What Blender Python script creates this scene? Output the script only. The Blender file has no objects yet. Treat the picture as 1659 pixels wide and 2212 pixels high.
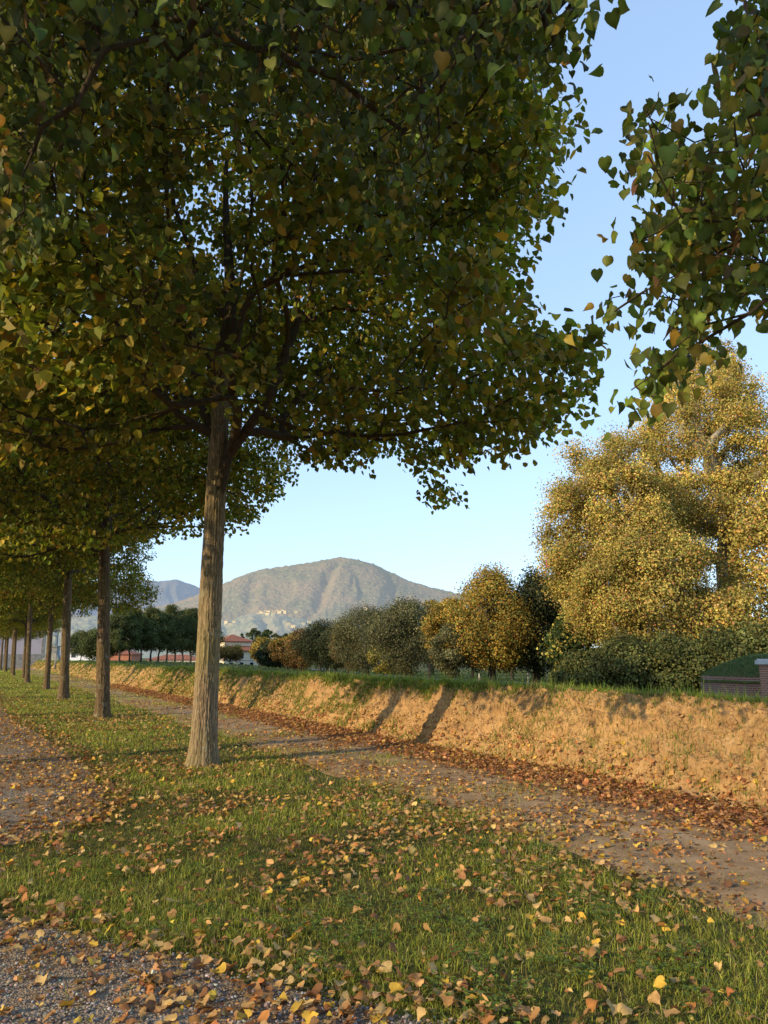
import bpy, math, random
import numpy as np
from mathutils import Vector

rng = np.random.default_rng(7)
random.seed(7)
sc = bpy.context.scene
COL = sc.collection
R = math.radians
D2 = lambda a: np.asarray(a, dtype=np.float64)

# ------------------------------------------------------------------ camera geometry
CAM_H, PITCH, F = 1.5, R(11.54), 1534.0           # photo units: picture 1659 wide, 2212 high
CX, CY = 829.5, 1106.0
cp, sp_ = math.cos(PITCH), math.sin(PITCH)

def ray(x, y):
    x = D2(x) - CX; u = CY - D2(y)
    return np.stack([x, F * cp - u * sp_, F * sp_ + u * cp], -1)

def at(x, y, Y=None, z=None):
    """3-D point seen at photo point x, y: at forward distance Y or at height z"""
    d = ray(x, y)
    k = (Y / d[..., 1]) if Y is not None else ((z - CAM_H) / d[..., 2])
    p = d * np.asarray(k)[..., None]
    p[..., 2] += CAM_H
    return p

def project(p):
    p = D2(p); x = p[..., 0]; y = p[..., 1]; z = p[..., 2] - CAM_H
    dep = y * cp + z * sp_
    up = -y * sp_ + z * cp
    dd = np.where(dep > 0.05, dep, 0.05)
    return CX + F * x / dd, CY - F * up / dd, dep

def inpoly(px, py, poly):
    inside = np.zeros(px.shape, bool)
    n = len(poly)
    for i in range(n):
        x1, y1 = poly[i]; x2, y2 = poly[(i + 1) % n]
        if y1 == y2: continue
        c = ((y1 > py) != (y2 > py)) & (px < (x2 - x1) * (py - y1) / (y2 - y1) + x1)
        inside ^= c
    return inside

# avenue axes: s runs along the row of trees, t across it towards the bank
TH = R(29.4)
U = np.array([-math.sin(TH), math.cos(TH)]); Vv = np.array([math.cos(TH), math.sin(TH)])
def st2xy(s, t): return D2(s)[..., None] * U + D2(t)[..., None] * Vv
def xy2st(x, y): return x * U[0] + y * U[1], x * Vv[0] + y * Vv[1]
def ST(s, t, z=0.0):
    q = st2xy(s, t); return np.array([q[0], q[1], z])

SUN_AZ, SUN_EL = R(55.0), R(19.5)                   # light travels towards SUN_AZ
LDIR = Vector((math.sin(SUN_AZ) * math.cos(SUN_EL), math.cos(SUN_AZ) * math.cos(SUN_EL), -math.sin(SUN_EL)))

# ------------------------------------------------------------------ noise
def _h(i, j, k, seed):
    n = (i.astype(np.int64) * 374761393 + j.astype(np.int64) * 668265263 + k.astype(np.int64) * 2147483647 + seed * 974634777) & 0xffffffff
    n = ((n ^ (n >> 13)) * 1274126177) & 0xffffffff
    n = ((n ^ (n >> 16)) * 1103515245) & 0xffffffff
    n = n ^ (n >> 15)
    return (n & 0xffffff) / float(0xffffff)

def vn(x, y, z=0.0, seed=0):
    x = D2(x); y = D2(y); z = D2(z) + np.zeros_like(x)
    i = np.floor(x); j = np.floor(y); k = np.floor(z)
    fx, fy, fz = x - i, y - j, z - k
    fx = fx * fx * (3 - 2 * fx); fy = fy * fy * (3 - 2 * fy); fz = fz * fz * (3 - 2 * fz)
    r = 0
    for a in (0, 1):
        for b in (0, 1):
            for c in (0, 1):
                w = (fx if a else 1 - fx) * (fy if b else 1 - fy) * (fz if c else 1 - fz)
                r = r + w * _h(i + a, j + b, k + c, seed)
    return r

def fbm(x, y, z=0.0, oct=4, seed=0, gain=0.5):
    a, r, tot, f = 1.0, 0, 0, 1.0
    for o in range(oct):
        r = r + a * vn(D2(x) * f, D2(y) * f, D2(z) * f, seed + o * 17); tot += a; a *= gain; f *= 2.03
    return r / tot

def sm(x, a, b):
    t = np.clip((D2(x) - a) / (b - a), 0, 1); return t * t * (3 - 2 * t)

def nrm(a):
    return a / np.maximum(np.linalg.norm(a, axis=-1, keepdims=True), 1e-9)

# ------------------------------------------------------------------ mesh and object helpers
def make_mesh(name, V, faces, mats, attrs=None, smooth=False):
    me = bpy.data.meshes.new(name)
    V = np.ascontiguousarray(V, dtype=np.float32)
    me.vertices.add(len(V)); me.vertices.foreach_set('co', V.ravel())
    faces = [np.asarray(f, dtype=np.int32) for f in faces if len(f)]
    loops = np.concatenate([f.ravel() for f in faces]) if faces else np.zeros(0, np.int32)
    counts = np.concatenate([np.full(len(f), f.shape[1], np.int32) for f in faces])
    starts = np.concatenate([[0], np.cumsum(counts)[:-1]]).astype(np.int32)
    me.loops.add(len(loops)); me.loops.foreach_set('vertex_index', loops)
    me.polygons.add(len(counts)); me.polygons.foreach_set('loop_start', starts)
    try: me.polygons.foreach_set('loop_total', counts)
    except Exception: pass
    if attrs:
        for k, a in attrs.items():
            a = np.ascontiguousarray(a, dtype=np.float32)
            if a.shape[1] == 3: a = np.concatenate([a, np.ones((len(a), 1), np.float32)], 1)
            at_ = me.attributes.new(k, 'FLOAT_COLOR', 'POINT')
            at_.data.foreach_set('color', a.ravel())
    me.polygons.foreach_set('use_smooth', np.full(len(counts), bool(smooth)))
    me.update(calc_edges=True)
    for m in (mats if isinstance(mats, (list, tuple)) else [mats]): me.materials.append(m)
    return me

def link(name, me, parent=None, loc=None):
    o = bpy.data.objects.new(name, me); COL.objects.link(o)
    if parent: o.parent = parent
    if loc is not None: o.location = loc
    return o

def tag(o, label=None, cat=None, group=None, kind=None):
    if label: o['label'] = label
    if cat: o['category'] = cat
    if group: o['group'] = group
    if kind: o['kind'] = kind
    return o

def empty(name, loc, label, cat, group=None, rz=0.0):
    o = bpy.data.objects.new(name, None); COL.objects.link(o)
    o.location = [float(c) for c in loc]; o.rotation_euler.z = rz; o.empty_display_size = 0.3
    return tag(o, label, cat, group)

def copy_tree(o, parent=None):
    c = o.copy(); COL.objects.link(c)
    if parent: c.parent = parent
    for ch in list(o.children): copy_tree(ch, c)
    return c

class MB:
    def __init__(s): s.v = []; s.q = []; s.t = []; s.n = 0
    def add(s, V, Q=(), T=()):
        V = D2(V); s.v.append(V)
        if len(Q): s.q.append(np.asarray(Q) + s.n)
        if len(T): s.t.append(np.asarray(T) + s.n)
        s.n += len(V); return s
    def box(s, c, d, rz=0.0, taper=1.0):
        x, y, z = [a / 2 for a in d]
        V = np.array([[-x, -y, -z], [x, -y, -z], [x, y, -z], [-x, y, -z], [-x * taper, -y * taper, z], [x * taper, -y * taper, z], [x * taper, y * taper, z], [-x * taper, y * taper, z]])
        co, si = math.cos(rz), math.sin(rz)
        V = np.stack([V[:, 0] * co - V[:, 1] * si, V[:, 0] * si + V[:, 1] * co, V[:, 2]], 1) + D2(c)
        return s.add(V, [[0, 3, 2, 1], [4, 5, 6, 7], [0, 1, 5, 4], [1, 2, 6, 5], [2, 3, 7, 6], [3, 0, 4, 7]])
    def lathe(s, c, prof, k=16, sx=1.0, sy=1.0):
        a = np.arange(k) * 2 * math.pi / k; V = []
        for r, z in prof: V.append(np.stack([np.cos(a) * r * sx, np.sin(a) * r * sy, np.full(k, z)], 1))
        V = np.concatenate(V) + D2(c); Q = []
        for i in range(len(prof) - 1):
            for j in range(k):
                j2 = (j + 1) % k; Q.append([i * k + j, i * k + j2, (i + 1) * k + j2, (i + 1) * k + j])
        m = len(V); V = np.concatenate([V, [D2(c) + [0, 0, prof[0][1]], D2(c) + [0, 0, prof[-1][1]]]])
        T = [[m, (j + 1) % k, j] for j in range(k)] + [[m + 1, (len(prof) - 1) * k + j, (len(prof) - 1) * k + (j + 1) % k] for j in range(k)]
        return s.add(V, Q, T)
    def wheel(s, c, r, w, k=20):                       # axis along local y
        a = np.arange(k) * 2 * math.pi / k; V = []
        for rr, y in ((r * .9, -w / 2), (r, -w * .35), (r, w * .35), (r * .9, w / 2)): V.append(np.stack([np.cos(a) * rr, np.full(k, y), np.sin(a) * rr], 1))
        V = np.concatenate(V); Q = [[i * k + j, i * k + (j + 1) % k, (i + 1) * k + (j + 1) % k, (i + 1) * k + j] for i in range(3) for j in range(k)]
        m = len(V); V = np.concatenate([V, [[0, -w / 2, 0], [0, w / 2, 0]]]) + D2(c)
        T = [[m, (j + 1) % k, j] for j in range(k)] + [[m + 1, 3 * k + j, 3 * k + (j + 1) % k] for j in range(k)]
        return s.add(V, Q, T)
    def build(s, name, mat, parent=None, smooth=False, loc=None):
        V = np.concatenate(s.v); F_ = []
        if s.q: F_.append(np.concatenate(s.q))
        if s.t: F_.append(np.concatenate(s.t))
        return link(name, make_mesh(name, V, F_, mat, smooth=smooth), parent, loc)

# ------------------------------------------------------------------ materials
class N:
    def __init__(s, name):
        s.m = bpy.data.materials.new(name); s.m.use_nodes = True
        s.t = s.m.node_tree; s.t.nodes.clear()
        s.out = s.t.nodes.new('ShaderNodeOutputMaterial')
    def n(s, typ, **kw):
        nd = s.t.nodes.new('ShaderNode' + typ)
        for k, v in kw.items():
            if k.startswith('i_'):
                key = k[2:].replace('_', ' ')
                s.set(nd.inputs[int(key)] if key.isdigit() else nd.inputs[key], v)
            else: setattr(nd, k, v)
        return nd
    def set(s, sock, v):
        if isinstance(v, bpy.types.NodeSocket): s.t.links.new(v, sock)
        elif isinstance(v, tuple) and len(v) == 3 and sock.type == 'RGBA': sock.default_value = (*v, 1)
        else: sock.default_value = v
    def noise(s, vec, scale, detail=4, rough=.55, dist=0.0):
        return s.n('TexNoise', i_Vector=vec, i_Scale=scale, i_Detail=detail, i_Roughness=rough, i_Distortion=dist).outputs['Fac']
    def ramp(s, fac, stops):
        r = s.n('ValToRGB', i_Fac=fac); e = r.color_ramp.elements
        while len(e) < len(stops): e.new(.5)
        for el, (p, c) in zip(e, stops): el.position = p; el.color = (*c, 1) if len(c) == 3 else c
        return r.outputs['Color']
    def mix(s, fac, a, b, mode='MIX'):
        m = s.n('Mix', data_type='RGBA', blend_type=mode)
        s.set(m.inputs[0], fac); s.set(m.inputs[6], a); s.set(m.inputs[7], b); return m.outputs[2]
    def bump(s, h, strength=.5, dist=.02, normal=None):
        b = s.n('Bump', i_Height=h, i_Strength=strength, i_Distance=dist)
        if normal is not None: s.set(b.inputs['Normal'], normal)
        return b.outputs['Normal']
    def bsdf(s, color, rough=.8, normal=None, spec=.3, **kw):
        b = s.n('BsdfPrincipled', i_Base_Color=color, i_Roughness=rough)
        b.inputs['Specular IOR Level'].default_value = spec
        if normal is not None: s.set(b.inputs['Normal'], normal)
        for k, v in kw.items(): s.set(b.inputs[k.replace('_', ' ')], v)
        return b.outputs['BSDF']
    def done(s, sh): s.t.links.new(sh, s.out.inputs['Surface']); return s.m
    def geo(s): return s.n('NewGeometry').outputs['Position']
    def obj(s): return s.n('TexCoord').outputs['Object']
    def mapped(s, vec, sc_):
        m = s.n('Mapping', i_Vector=vec); m.inputs['Scale'].default_value = sc_; return m.outputs['Vector']

def leaf_material(name, transl=.35, rough=.55, spec=.25, tint=(1.25, 1.15, .55), mottle=0.0):
    k = N(name)
    c = k.n('Attribute', attribute_name='col').outputs['Color']
    if mottle:
        f = k.noise(k.geo(), 60, 3); c = k.mix(k.ramp(f, [(.35, (0, 0, 0)), (.75, (mottle,) * 3)]), c, (.16, .10, .04))
    b = k.bsdf(c, rough, spec=spec)
    t = k.n('BsdfTranslucent', i_Color=k.mix(1.0, c, tint, 'MULTIPLY')).outputs[0]
    m = k.n('MixShader', i_0=transl); k.set(m.inputs[1], b); k.set(m.inputs[2], t)
    return k.done(m.outputs[0])

def plain(name, col, rough=.7, var=.25, scale=6.0, spec=.3, bump=0.0):
    k = N(name); v = k.obj(); f = k.noise(v, scale, 5)
    c = k.ramp(f, [(.25, tuple(a * (1 - var) for a in col)), (.75, tuple(min(1, a * (1 + var)) for a in col))])
    nm = k.bump(k.noise(v, scale * 8, 3), bump, .02) if bump else None
    return k.done(k.bsdf(c, rough, nm, spec))

def bark_material(name, col, lichen=True, sc_=1.0):
    k = N(name); v = k.geo()
    st = k.mapped(v, (10 * sc_, 10 * sc_, 3.0 * sc_))
    f = k.noise(st, 3.0, 8, .68, .9); f2 = k.noise(v, 1.3 * sc_, 3)
    c = k.ramp(f, [(.28, tuple(a * .30 for a in col)), (.5, tuple(a * .85 for a in col)), (.75, tuple(a * 1.45 for a in col))])
    c = k.mix(k.ramp(f2, [(.4, (0, 0, 0)), (.7, (.5, .5, .5))]), c, (col[0] * .8, col[1] * .95, col[2] * .6))
    if lichen:
        l = k.noise(v, 7.0 * sc_, 2, .5); l2 = k.noise(v, 40 * sc_, 2)
        lm = k.ramp(l, [(.61, (0, 0, 0)), (.66, (.85, .85, .85))])
        c = k.mix(k.mix(1.0, lm, k.ramp(l2, [(.35, (0, 0, 0)), (.55, (1, 1, 1))]), 'MULTIPLY'), c, (.34, .32, .22))
    a = k.n('Attribute', attribute_name='col').outputs['Color']
    c = k.mix(1.0, c, a, 'MULTIPLY')
    return k.done(k.bsdf(c, .9, k.bump(f, .7, .02), .15))

M_LEAF = leaf_material('linden_foliage', .42, tint=(1.35, 1.2, .55))
M_LEAFNEAR = leaf_material('linden_leaf_close', .42, .5, .3, mottle=.12)
M_FAR = leaf_material('distant_foliage', .22, .75, .1)
M_GRASS = leaf_material('grass_blades', .35, .5, .3, (1.1, 1.2, .5))
M_DRY = leaf_material('dry_leaf', .22, .65, .2, (1.2, 1.0, .6), mottle=.25)
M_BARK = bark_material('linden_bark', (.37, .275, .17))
M_BARK2 = bark_material('linden_bark_shaded', (.21, .145, .085))  # darker copy of the linden bark, shade on the row trunks put into its colour
M_BRANCH = bark_material('branch_bark', (.085, .062, .042), False)
M_FARBARK = plain('distant_bark', (.06, .05, .04), .9, .4, 2.0)
M_PLANEBARK = plain('plane_bark', (.30, .26, .19), .85, .5, 1.2)

# ------------------------------------------------------------------ leaves
def tmpl_simple(fold=.12, curl=.15):
    y = np.array([0, .22, .68, 1.0, .68, .22]); x = np.array([0, -.46, -.36, 0, .36, .46])
    z = np.abs(x) * fold * 2 - curl * y * y
    return np.stack([x, y, z], 1), [np.array([[0, 3, 2, 1], [0, 5, 4, 3]])]

def tmpl_heart(fold=.2, curl=.25, wave=.05, ph=0.0):
    mid = [(0, 0), (0, .34), (0, .7), (0, 1.06)]
    left = [(-.20, -.12), (-.42, -.02), (-.53, .22), (-.47, .48), (-.30, .72), (-.12, .9)]
    V = mid + left + [(-a, b) for a, b in left]
    V = np.array([(a, b, 0) for a, b in V], float)
    V[:, 2] = np.abs(V[:, 0]) * fold - curl * (V[:, 1] - .2) ** 2 + wave * np.sin(V[:, 1] * 7 + np.sign(V[:, 0]) * 1.3 + ph) * np.abs(V[:, 0]) * 2
    V[:, 0] *= 1 - .12 * curl
    L = 4; Q = []; T = []
    for o, flip in ((4, 0), (10, 1)):
        a = [o + i for i in range(6)]
        tq = [[0, 1, a[2], a[1]], [1, 2, a[4], a[3]]]; tt = [[0, a[1], a[0]], [1, a[3], a[2]], [2, a[5], a[4]], [2, 3, a[5]]]
        if flip: tq = [q[::-1] for q in tq]; tt = [q[::-1] for q in tt]
        Q += tq; T += tt
    return V, [np.array(Q), np.array(T)]

def tmpl_bract(curl=.3):
    ys = np.linspace(0, 1, 5); w = np.array([.03, .12, .13, .11, .03]); V = []
    for y, a in zip(ys, w): V += [(-a, y, -curl * y * y), (a, y, -curl * y * y + a * .5)]
    return np.array(V), [np.array([[2 * i, 2 * i + 1, 2 * i + 3, 2 * i + 2] for i in range(4)])]

def leaf_geo(pos, tip, nor, size, col, tmpls, r, veins=False):
    """many leaves at once: returns vertices, face arrays, colours"""
    n = len(pos); pick = r.integers(0, len(tmpls), n)
    tip = nrm(tip); x = nrm(np.cross(tip, nor)); z = np.cross(x, tip)
    Vs, Cs, Fs, off = [], [], {}, 0
    for i, (tv, tf) in enumerate(tmpls):
        k = np.nonzero(pick == i)[0]
        if not len(k): continue
        S = size[k][:, None, None]
        V = pos[k][:, None, :] + S * (tv[None, :, 0:1] * x[k][:, None, :] + tv[None, :, 1:2] * tip[k][:, None, :] + tv[None, :, 2:3] * z[k][:, None, :])
        m = len(tv); Vs.append(V.reshape(-1, 3)); cc = np.repeat(col[k], m, 0)
        if veins and m == 16:
            vm = np.tile(np.array([1.25, 1.2, 1.1, .75] + [.85, .95, .9, .95, .85, .8] * 2), len(k)) * np.exp(r.normal(0, .10, len(cc)))
            cc = cc * vm[:, None]
            bl = (r.random(len(cc)) < .05)[:, None] & np.tile(np.array([False] * 3 + [True] * 13), len(k))[:, None]
            cc = np.where(bl, cc * .35 + D2((.16, .085, .03)) * .65, cc)
        Cs.append(cc)
        base = off + np.arange(len(k)) * m
        for f in tf:
            Fs.setdefault(f.shape[1], []).append((base[:, None, None] + f[None]).reshape(-1, f.shape[1]))
        off += len(k) * m
    return np.concatenate(Vs), [np.concatenate(v) for v in Fs.values()], np.concatenate(Cs)

def pick_colors(pal, n, r, jitter=.25):
    c = D2([p[0] for p in pal]); w = D2([p[1] for p in pal]); w = w / w.sum()
    k = r.choice(len(pal), n, p=w)
    return c[k] * np.exp(r.normal(0, jitter, (n, 1))) * np.exp(r.normal(0, jitter * .3, (n, 3)))

SIMPLE = [tmpl_simple(.10, .1), tmpl_simple(.2, .25), tmpl_simple(.02, .35), tmpl_simple(.3, .05)]
HEARTS = [tmpl_heart(.15, .2, .05, 0), tmpl_heart(.45, .35, .08, 1), tmpl_heart(-.1, .45, .1, 2), tmpl_heart(.3, .1, .12, 3), tmpl_heart(.7, .3, .05, 4)]
BRACT = [tmpl_bract(.1), tmpl_bract(.35), tmpl_bract(-.2)]

# ------------------------------------------------------------------ growing a branched tree
def grow(seedP, seedPar, pts, alpha=.42, zmin=0, step=.4, r=rng, bow=.45):
    n0 = len(seedP); cap = n0 + len(pts) * 14
    P = np.zeros((cap, 3)); par = np.full(cap, -1); pl = np.zeros(cap); dr = np.zeros((cap, 3)); ok = np.zeros(cap, bool)
    for i, (p, q) in enumerate(zip(seedP, seedPar)):
        P[i] = p; par[i] = q
        if q >= 0:
            d = P[i] - P[q]; L = np.linalg.norm(d); pl[i] = pl[q] + L; dr[i] = d / max(L, 1e-6)
        else: dr[i] = (0, 0, 1)
        ok[i] = p[2] >= zmin
    n = n0; tips = []
    axis = np.array(seedP[0])
    order = np.argsort(np.linalg.norm((pts - axis) * [1, 1, .6], axis=1))
    for q in pts[order]:
        d = np.linalg.norm(P[:n] - q, axis=1)
        cost = np.where(ok[:n], d + alpha * pl[:n] + .35 * np.maximum(P[:n, 2] - q[2], 0), 1e9)
        j = int(np.argmin(cost)); L = d[j]
        if L < .05: tips.append(j); continue
        m = max(1, min(12, int(math.ceil(L / step))))
        ctrl = P[j] + dr[j] * L * bow + r.normal(0, .04 * L, 3)
        prev = j
        for a in range(1, m + 1):
            u = a / m; p = (1 - u) ** 2 * P[j] + 2 * u * (1 - u) * ctrl + u * u * q
            P[n] = p; par[n] = prev; dd = p - P[prev]; l = np.linalg.norm(dd); pl[n] = pl[prev] + l; dr[n] = dd / max(l, 1e-6); ok[n] = True
            prev = n; n += 1
        tips.append(prev)
    P, par = P[:n], par[:n]
    cnt = np.zeros(n); tset = np.unique(tips); cnt[tset] = 1
    for i in range(n - 1, -1, -1):
        if par[i] >= 0: cnt[par[i]] += cnt[i]
    # children of seed nodes always come after their parents
    return P, par, cnt, np.array(tips), nrm(dr[:n])

def tubes(P, par, Rd, dirs, k=5, skip=0):
    n = len(P); ch = np.nonzero(par >= 0)[0]; ch = ch[ch >= skip]
    main = np.full(n, -1); best = np.zeros(n)
    for i in ch:
        if Rd[i] > best[par[i]]: best[par[i]] = Rd[i]; main[par[i]] = i
    nd = dirs.copy()
    has = main >= 0; nd[has] = nrm(dirs[has] + dirs[main[has]])
    p = par[ch]; ism = main[p] == ch
    c0 = P[p]; c1 = P[ch]
    d0 = np.where(ism[:, None], nd[p], dirs[ch]); d1 = nd[ch]
    r0 = np.where(ism, np.minimum(Rd[p], Rd[ch] * 1.6), np.minimum(Rd[p], Rd[ch] * 1.2)); r1 = Rd[ch]
    a = np.arange(k) * 2 * math.pi / k; ca, sa = np.cos(a), np.sin(a)
    ref = nrm(np.array([1, .15, .05]))
    def ringv(c, d, r_):
        x = nrm(np.cross(np.broadcast_to(ref, d.shape), d)); y = np.cross(d, x)
        return c[:, None, :] + r_[:, None, None] * (ca[None, :, None] * x[:, None, :] + sa[None, :, None] * y[:, None, :])
    V = np.stack([ringv(c0, d0, r0), ringv(c1, d1, r1)], 1).reshape(-1, 3)
    e = np.arange(len(ch)) * 2 * k; j = np.arange(k); j2 = (j + 1) % k
    Q = np.stack([e[:, None] + j, e[:, None] + j2, e[:, None] + k + j2, e[:, None] + k + j], -1).reshape(-1, 4)
    return V, Q

def radii(cnt, rmin=.006, c=.0085, p=.5, rmax=.25):
    return np.clip(c * np.maximum(cnt, 1) ** p, rmin, rmax)

def trunk_geo(height, r0, r1, flare=.42, sides=64, rings=90, bark=.009, seed=0, lean=(0, 0), z0=-.06):
    a = np.arange(sides) * 2 * math.pi / sides
    zz = z0 + (height - z0) * (np.linspace(0, 1, rings) ** 1.25)
    A, Z = np.meshgrid(a, zz)
    ca, sa = np.cos(A), np.sin(A)
    rr = r0 + (r1 - r0) * np.clip(Z / height, 0, 1)
    root = .65 + .55 * vn(ca * 2.2 + 9, sa * 2.2 + 9, 0, seed + 3)
    rr = rr + r0 * flare * root * np.exp(-np.maximum(Z, 0) / .20)
    rr *= 1 + .10 * (fbm(ca * 1.1 + 4, sa * 1.1 + 4, Z * .8, 3, seed) - .5)
    w = Z * 1.0 + 2.0 * fbm(ca * 2 + 3, sa * 2 + 3, Z * 2.2, 3, seed + 7)
    f = fbm(ca * 9 * r0 / .2 + 40, sa * 9 * r0 / .2 + 40, w * 2.6, 4, seed + 11, .6)
    ridge = np.clip(1 - np.abs(f - .5) * 7, 0, 1)                        # fissures
    rr = rr - bark * 1.6 * ridge ** 1.5 + bark * (f - .5) * 1.5
    X = ca * rr + lean[0] * np.maximum(Z, 0); Y = sa * rr + lean[1] * np.maximum(Z, 0)
    V = np.stack([X, Y, Z], -1).reshape(-1, 3)
    i = np.arange(rings - 1)[:, None] * sides; j = np.arange(sides)[None]; j2 = (j + 1) % sides
    Q = np.stack([i + j, i + j2, i + sides + j2, i + sides + j], -1).reshape(-1, 4)
    shade = (1 - .5 * ridge ** 1.2).reshape(-1, 1) * np.ones(3)
    return V, Q, shade

def linden_env(p, zlo, zhi, rad, seed):
    """1 inside the lobed crown of a linden standing at the origin"""
    x, y, z = p[:, 0], p[:, 1], p[:, 2]
    a = np.arctan2(y, x); h = np.clip((z - zlo) / (zhi - zlo), 0, 1)
    prof = np.interp(h, [0, .1, .22, .45, .7, .88, 1], [.80, .96, 1.0, .95, .78, .52, .12])
    lob = .78 + .44 * fbm(np.cos(a) * 2.2 + seed, np.sin(a) * 2.2 + seed, z * .55, 3, seed)
    rho = np.hypot(x, y) / (rad * prof * lob)
    low = zlo + .9 * np.clip(1 - np.hypot(x, y) / rad, 0, 1) + .9 * (fbm(x * .5 + 7, y * .5 + 7, 0, 2, seed + 5) - .5)
    return rho, (rho < 1) & (z > low) & (z < zhi)

LIND = [((.122, .165, .022), 5), ((.165, .195, .028), 5), ((.25, .24, .036), 3), ((.35, .28, .042), 1.3), ((.48, .37, .055), .7), ((.24, .15, .04), .3)]

def leaves_on(tipsP, axis, per, sigma, smin, smax, pal, r, droop=.75, tmpls=SIMPLE, clumpvar=.3, jit=.22):
    n = len(tipsP) * per
    c = np.repeat(tipsP, per, 0)
    pos = c + np.clip(r.normal(0, 1, (n, 3)), -1.5, 1.5) * [sigma * 1.05, sigma * 1.05, sigma * .6] - [0, 0, sigma * .3]
    out = c - axis; out[:, 2] = 0; out = nrm(out)
    tip = out * .55 + r.normal(0, .5, (n, 3)) - [0, 0, droop]
    nor = r.normal(0, .75, (n, 3)) + [0, 0, .9] + out * .3
    size = r.uniform(smin, smax, n)
    cl = pick_colors(pal, n, r, jit) * np.repeat(np.exp(r.normal(0, clumpvar, (len(tipsP), 1))), per, 0)
    yel = np.repeat(r.random(len(tipsP)) < .09, per)
    cl[yel] = cl[yel] * .4 + D2((.30, .20, .035)) * .6
    return leaf_geo(pos, tip, nor, size, cl, tmpls, r)

def linden(name_root, loc, label, group, seed, npts=2200, per=32, zlo=3.7, zhi=11.5, rad=5.7, trunkr=.20, extra=None, keep=None, sides=64, rings=90, leaf=(.075, .105), sig=.24, trunk_h=4.4, layer=.46, bark=None, nT=6, zmin=None):
    r = np.random.default_rng(seed)
    root = empty(name_root, loc, label, 'tree', group)
    V, Q, sh = trunk_geo(trunk_h, trunkr * 1.04, trunkr * (.86 if nT == 6 else .74), sides=sides, rings=rings, seed=seed)
    link('trunk', make_mesh('trunk', V, [Q], bark or M_BARK, {'col': sh}, True), root)
    # leader and main limbs
    seedP = [(0, 0, z) for z in np.linspace(0, trunk_h, nT)]; seedPar = list(range(-1, nT - 1))
    last = nT - 1
    for z in np.linspace(trunk_h + .5, zhi * .72, 8):
        seedP.append((.12 * math.sin(z * 1.1 + seed), .12 * math.cos(z * 1.3 + seed), z)); seedPar.append(last); last = len(seedP) - 1
    for br in (extra or []):
        at_i, pts_ = br
        prev = at_i if at_i >= 0 else len(seedP) + at_i
        for q in pts_: seedP.append(tuple(q)); seedPar.append(prev); prev = len(seedP) - 1
    cand = r.uniform([-rad * 1.2, -rad * 1.2, zlo - .6], [rad * 1.2, rad * 1.2, zhi], (npts * 26, 3))
    rho, ins = linden_env(cand, zlo, zhi, rad, seed % 50)
    ins &= r.random(len(cand)) < np.clip(.18 + .9 * rho ** 1.6, 0, 1)
    lay = fbm(cand[:, 0] * .55 + seed, cand[:, 1] * .55, cand[:, 2] * 1.5, 2, seed + 31)
    ins &= lay > layer
    if keep is not None: ins &= keep(cand + D2(loc))
    pts = cand[ins][:npts]
    P, par, cnt, tips, dirs = grow(seedP, seedPar, pts, zmin=zmin or trunk_h * .80, r=r)
    Rd = radii(cnt, .006, .0042, .46, .085)
    Rd[:nT] = trunkr * .84
    zz = P[:nT + 8, 2]; Rd[nT:nT + 8] = np.maximum(Rd[nT:nT + 8], np.interp(zz[nT:], [trunk_h, zhi * .72], [trunkr * .74, .035]))
    skip_limb = np.nonzero((par >= 0) & (par < nT))[0]
    V, Q = tubes(P, par, Rd, dirs, 6, skip=nT)
    link('branches', make_mesh('branches', V, [Q], M_BRANCH, {'col': np.ones((len(V), 3))}, True), root)
    V, Fc, C = leaves_on(P[tips], np.array([0, 0, 0]), per, sig, leaf[0], leaf[1], LIND, r)
    link('crown', make_mesh('crown', V, Fc, M_LEAF, {'col': C}), root)
    return root

# ------------------------------------------------------------------ terrain
def toe(s): return 6.9 + .22 * (fbm(D2(s) * .35 + 50, 3.3, 0, 3, 5) - .5)
def bank_top_t(s): return 7.75 + .25 * (fbm(D2(s) * .4 + 9, 8.1, 0, 3, 6) - .5)
def bank_h(s): return 1.0 + .10 * (fbm(D2(s) * .3 + 3, 1.7, 0, 3, 8) - .5)

def gz(s, t):
    s = D2(s); t = D2(t)
    far = -1.0 - 1.1 * sm(t, 30, 90) + 1.55 * sm(s, 60, 105) * (1 - sm(t, 30, 48))
    h = bank_h(s)
    prof = np.interp(np.clip((t - toe(s)) / (bank_top_t(s) - toe(s)), 0, 1), [0, .12, .8, 1], [0, .16, .90, 1.0])
    z = h * prof
    z = np.where(t > bank_top_t(s), h + (far - h) * np.interp(t - bank_top_t(s), [.12, 1.2, 3.5, 9.0], [0, .13, .6, 1.0]), z)
    lump = .035 * (fbm(s * 1.1, t * 1.1, 0, 3, 21) - .5) * sm(8 - np.abs(t), 0, 2)
    return z + np.where(t < toe(s), lump, 0)

def gzxy(x, y):
    s, t = xy2st(D2(x), D2(y)); return gz(s, t)

def grid(S, T, zf):
    Sg, Tg = np.meshgrid(S, T, indexing='ij'); Z = zf(Sg, Tg)
    xy = st2xy(Sg, Tg); V = np.concatenate([xy, Z[..., None]], -1).reshape(-1, 3)
    n, m = len(S), len(T)
    i = np.arange(n - 1)[:, None] * m; j = np.arange(m - 1)[None]
    Q = np.stack([i + j, i + m + j, i + m + j + 1, i + j + 1], -1).reshape(-1, 4)
    return V, Q, Sg, Tg

def nonuni(a, b, d0, c0=0.0, g=1.05):
    out = [c0]; d = d0
    while out[-1] < b: out.append(out[-1] + d); d *= g
    neg = [c0]; d = d0
    while neg[-1] > a: neg.append(neg[-1] - d); d *= g
    return np.array(sorted(set(neg[1:] + out)))

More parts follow.
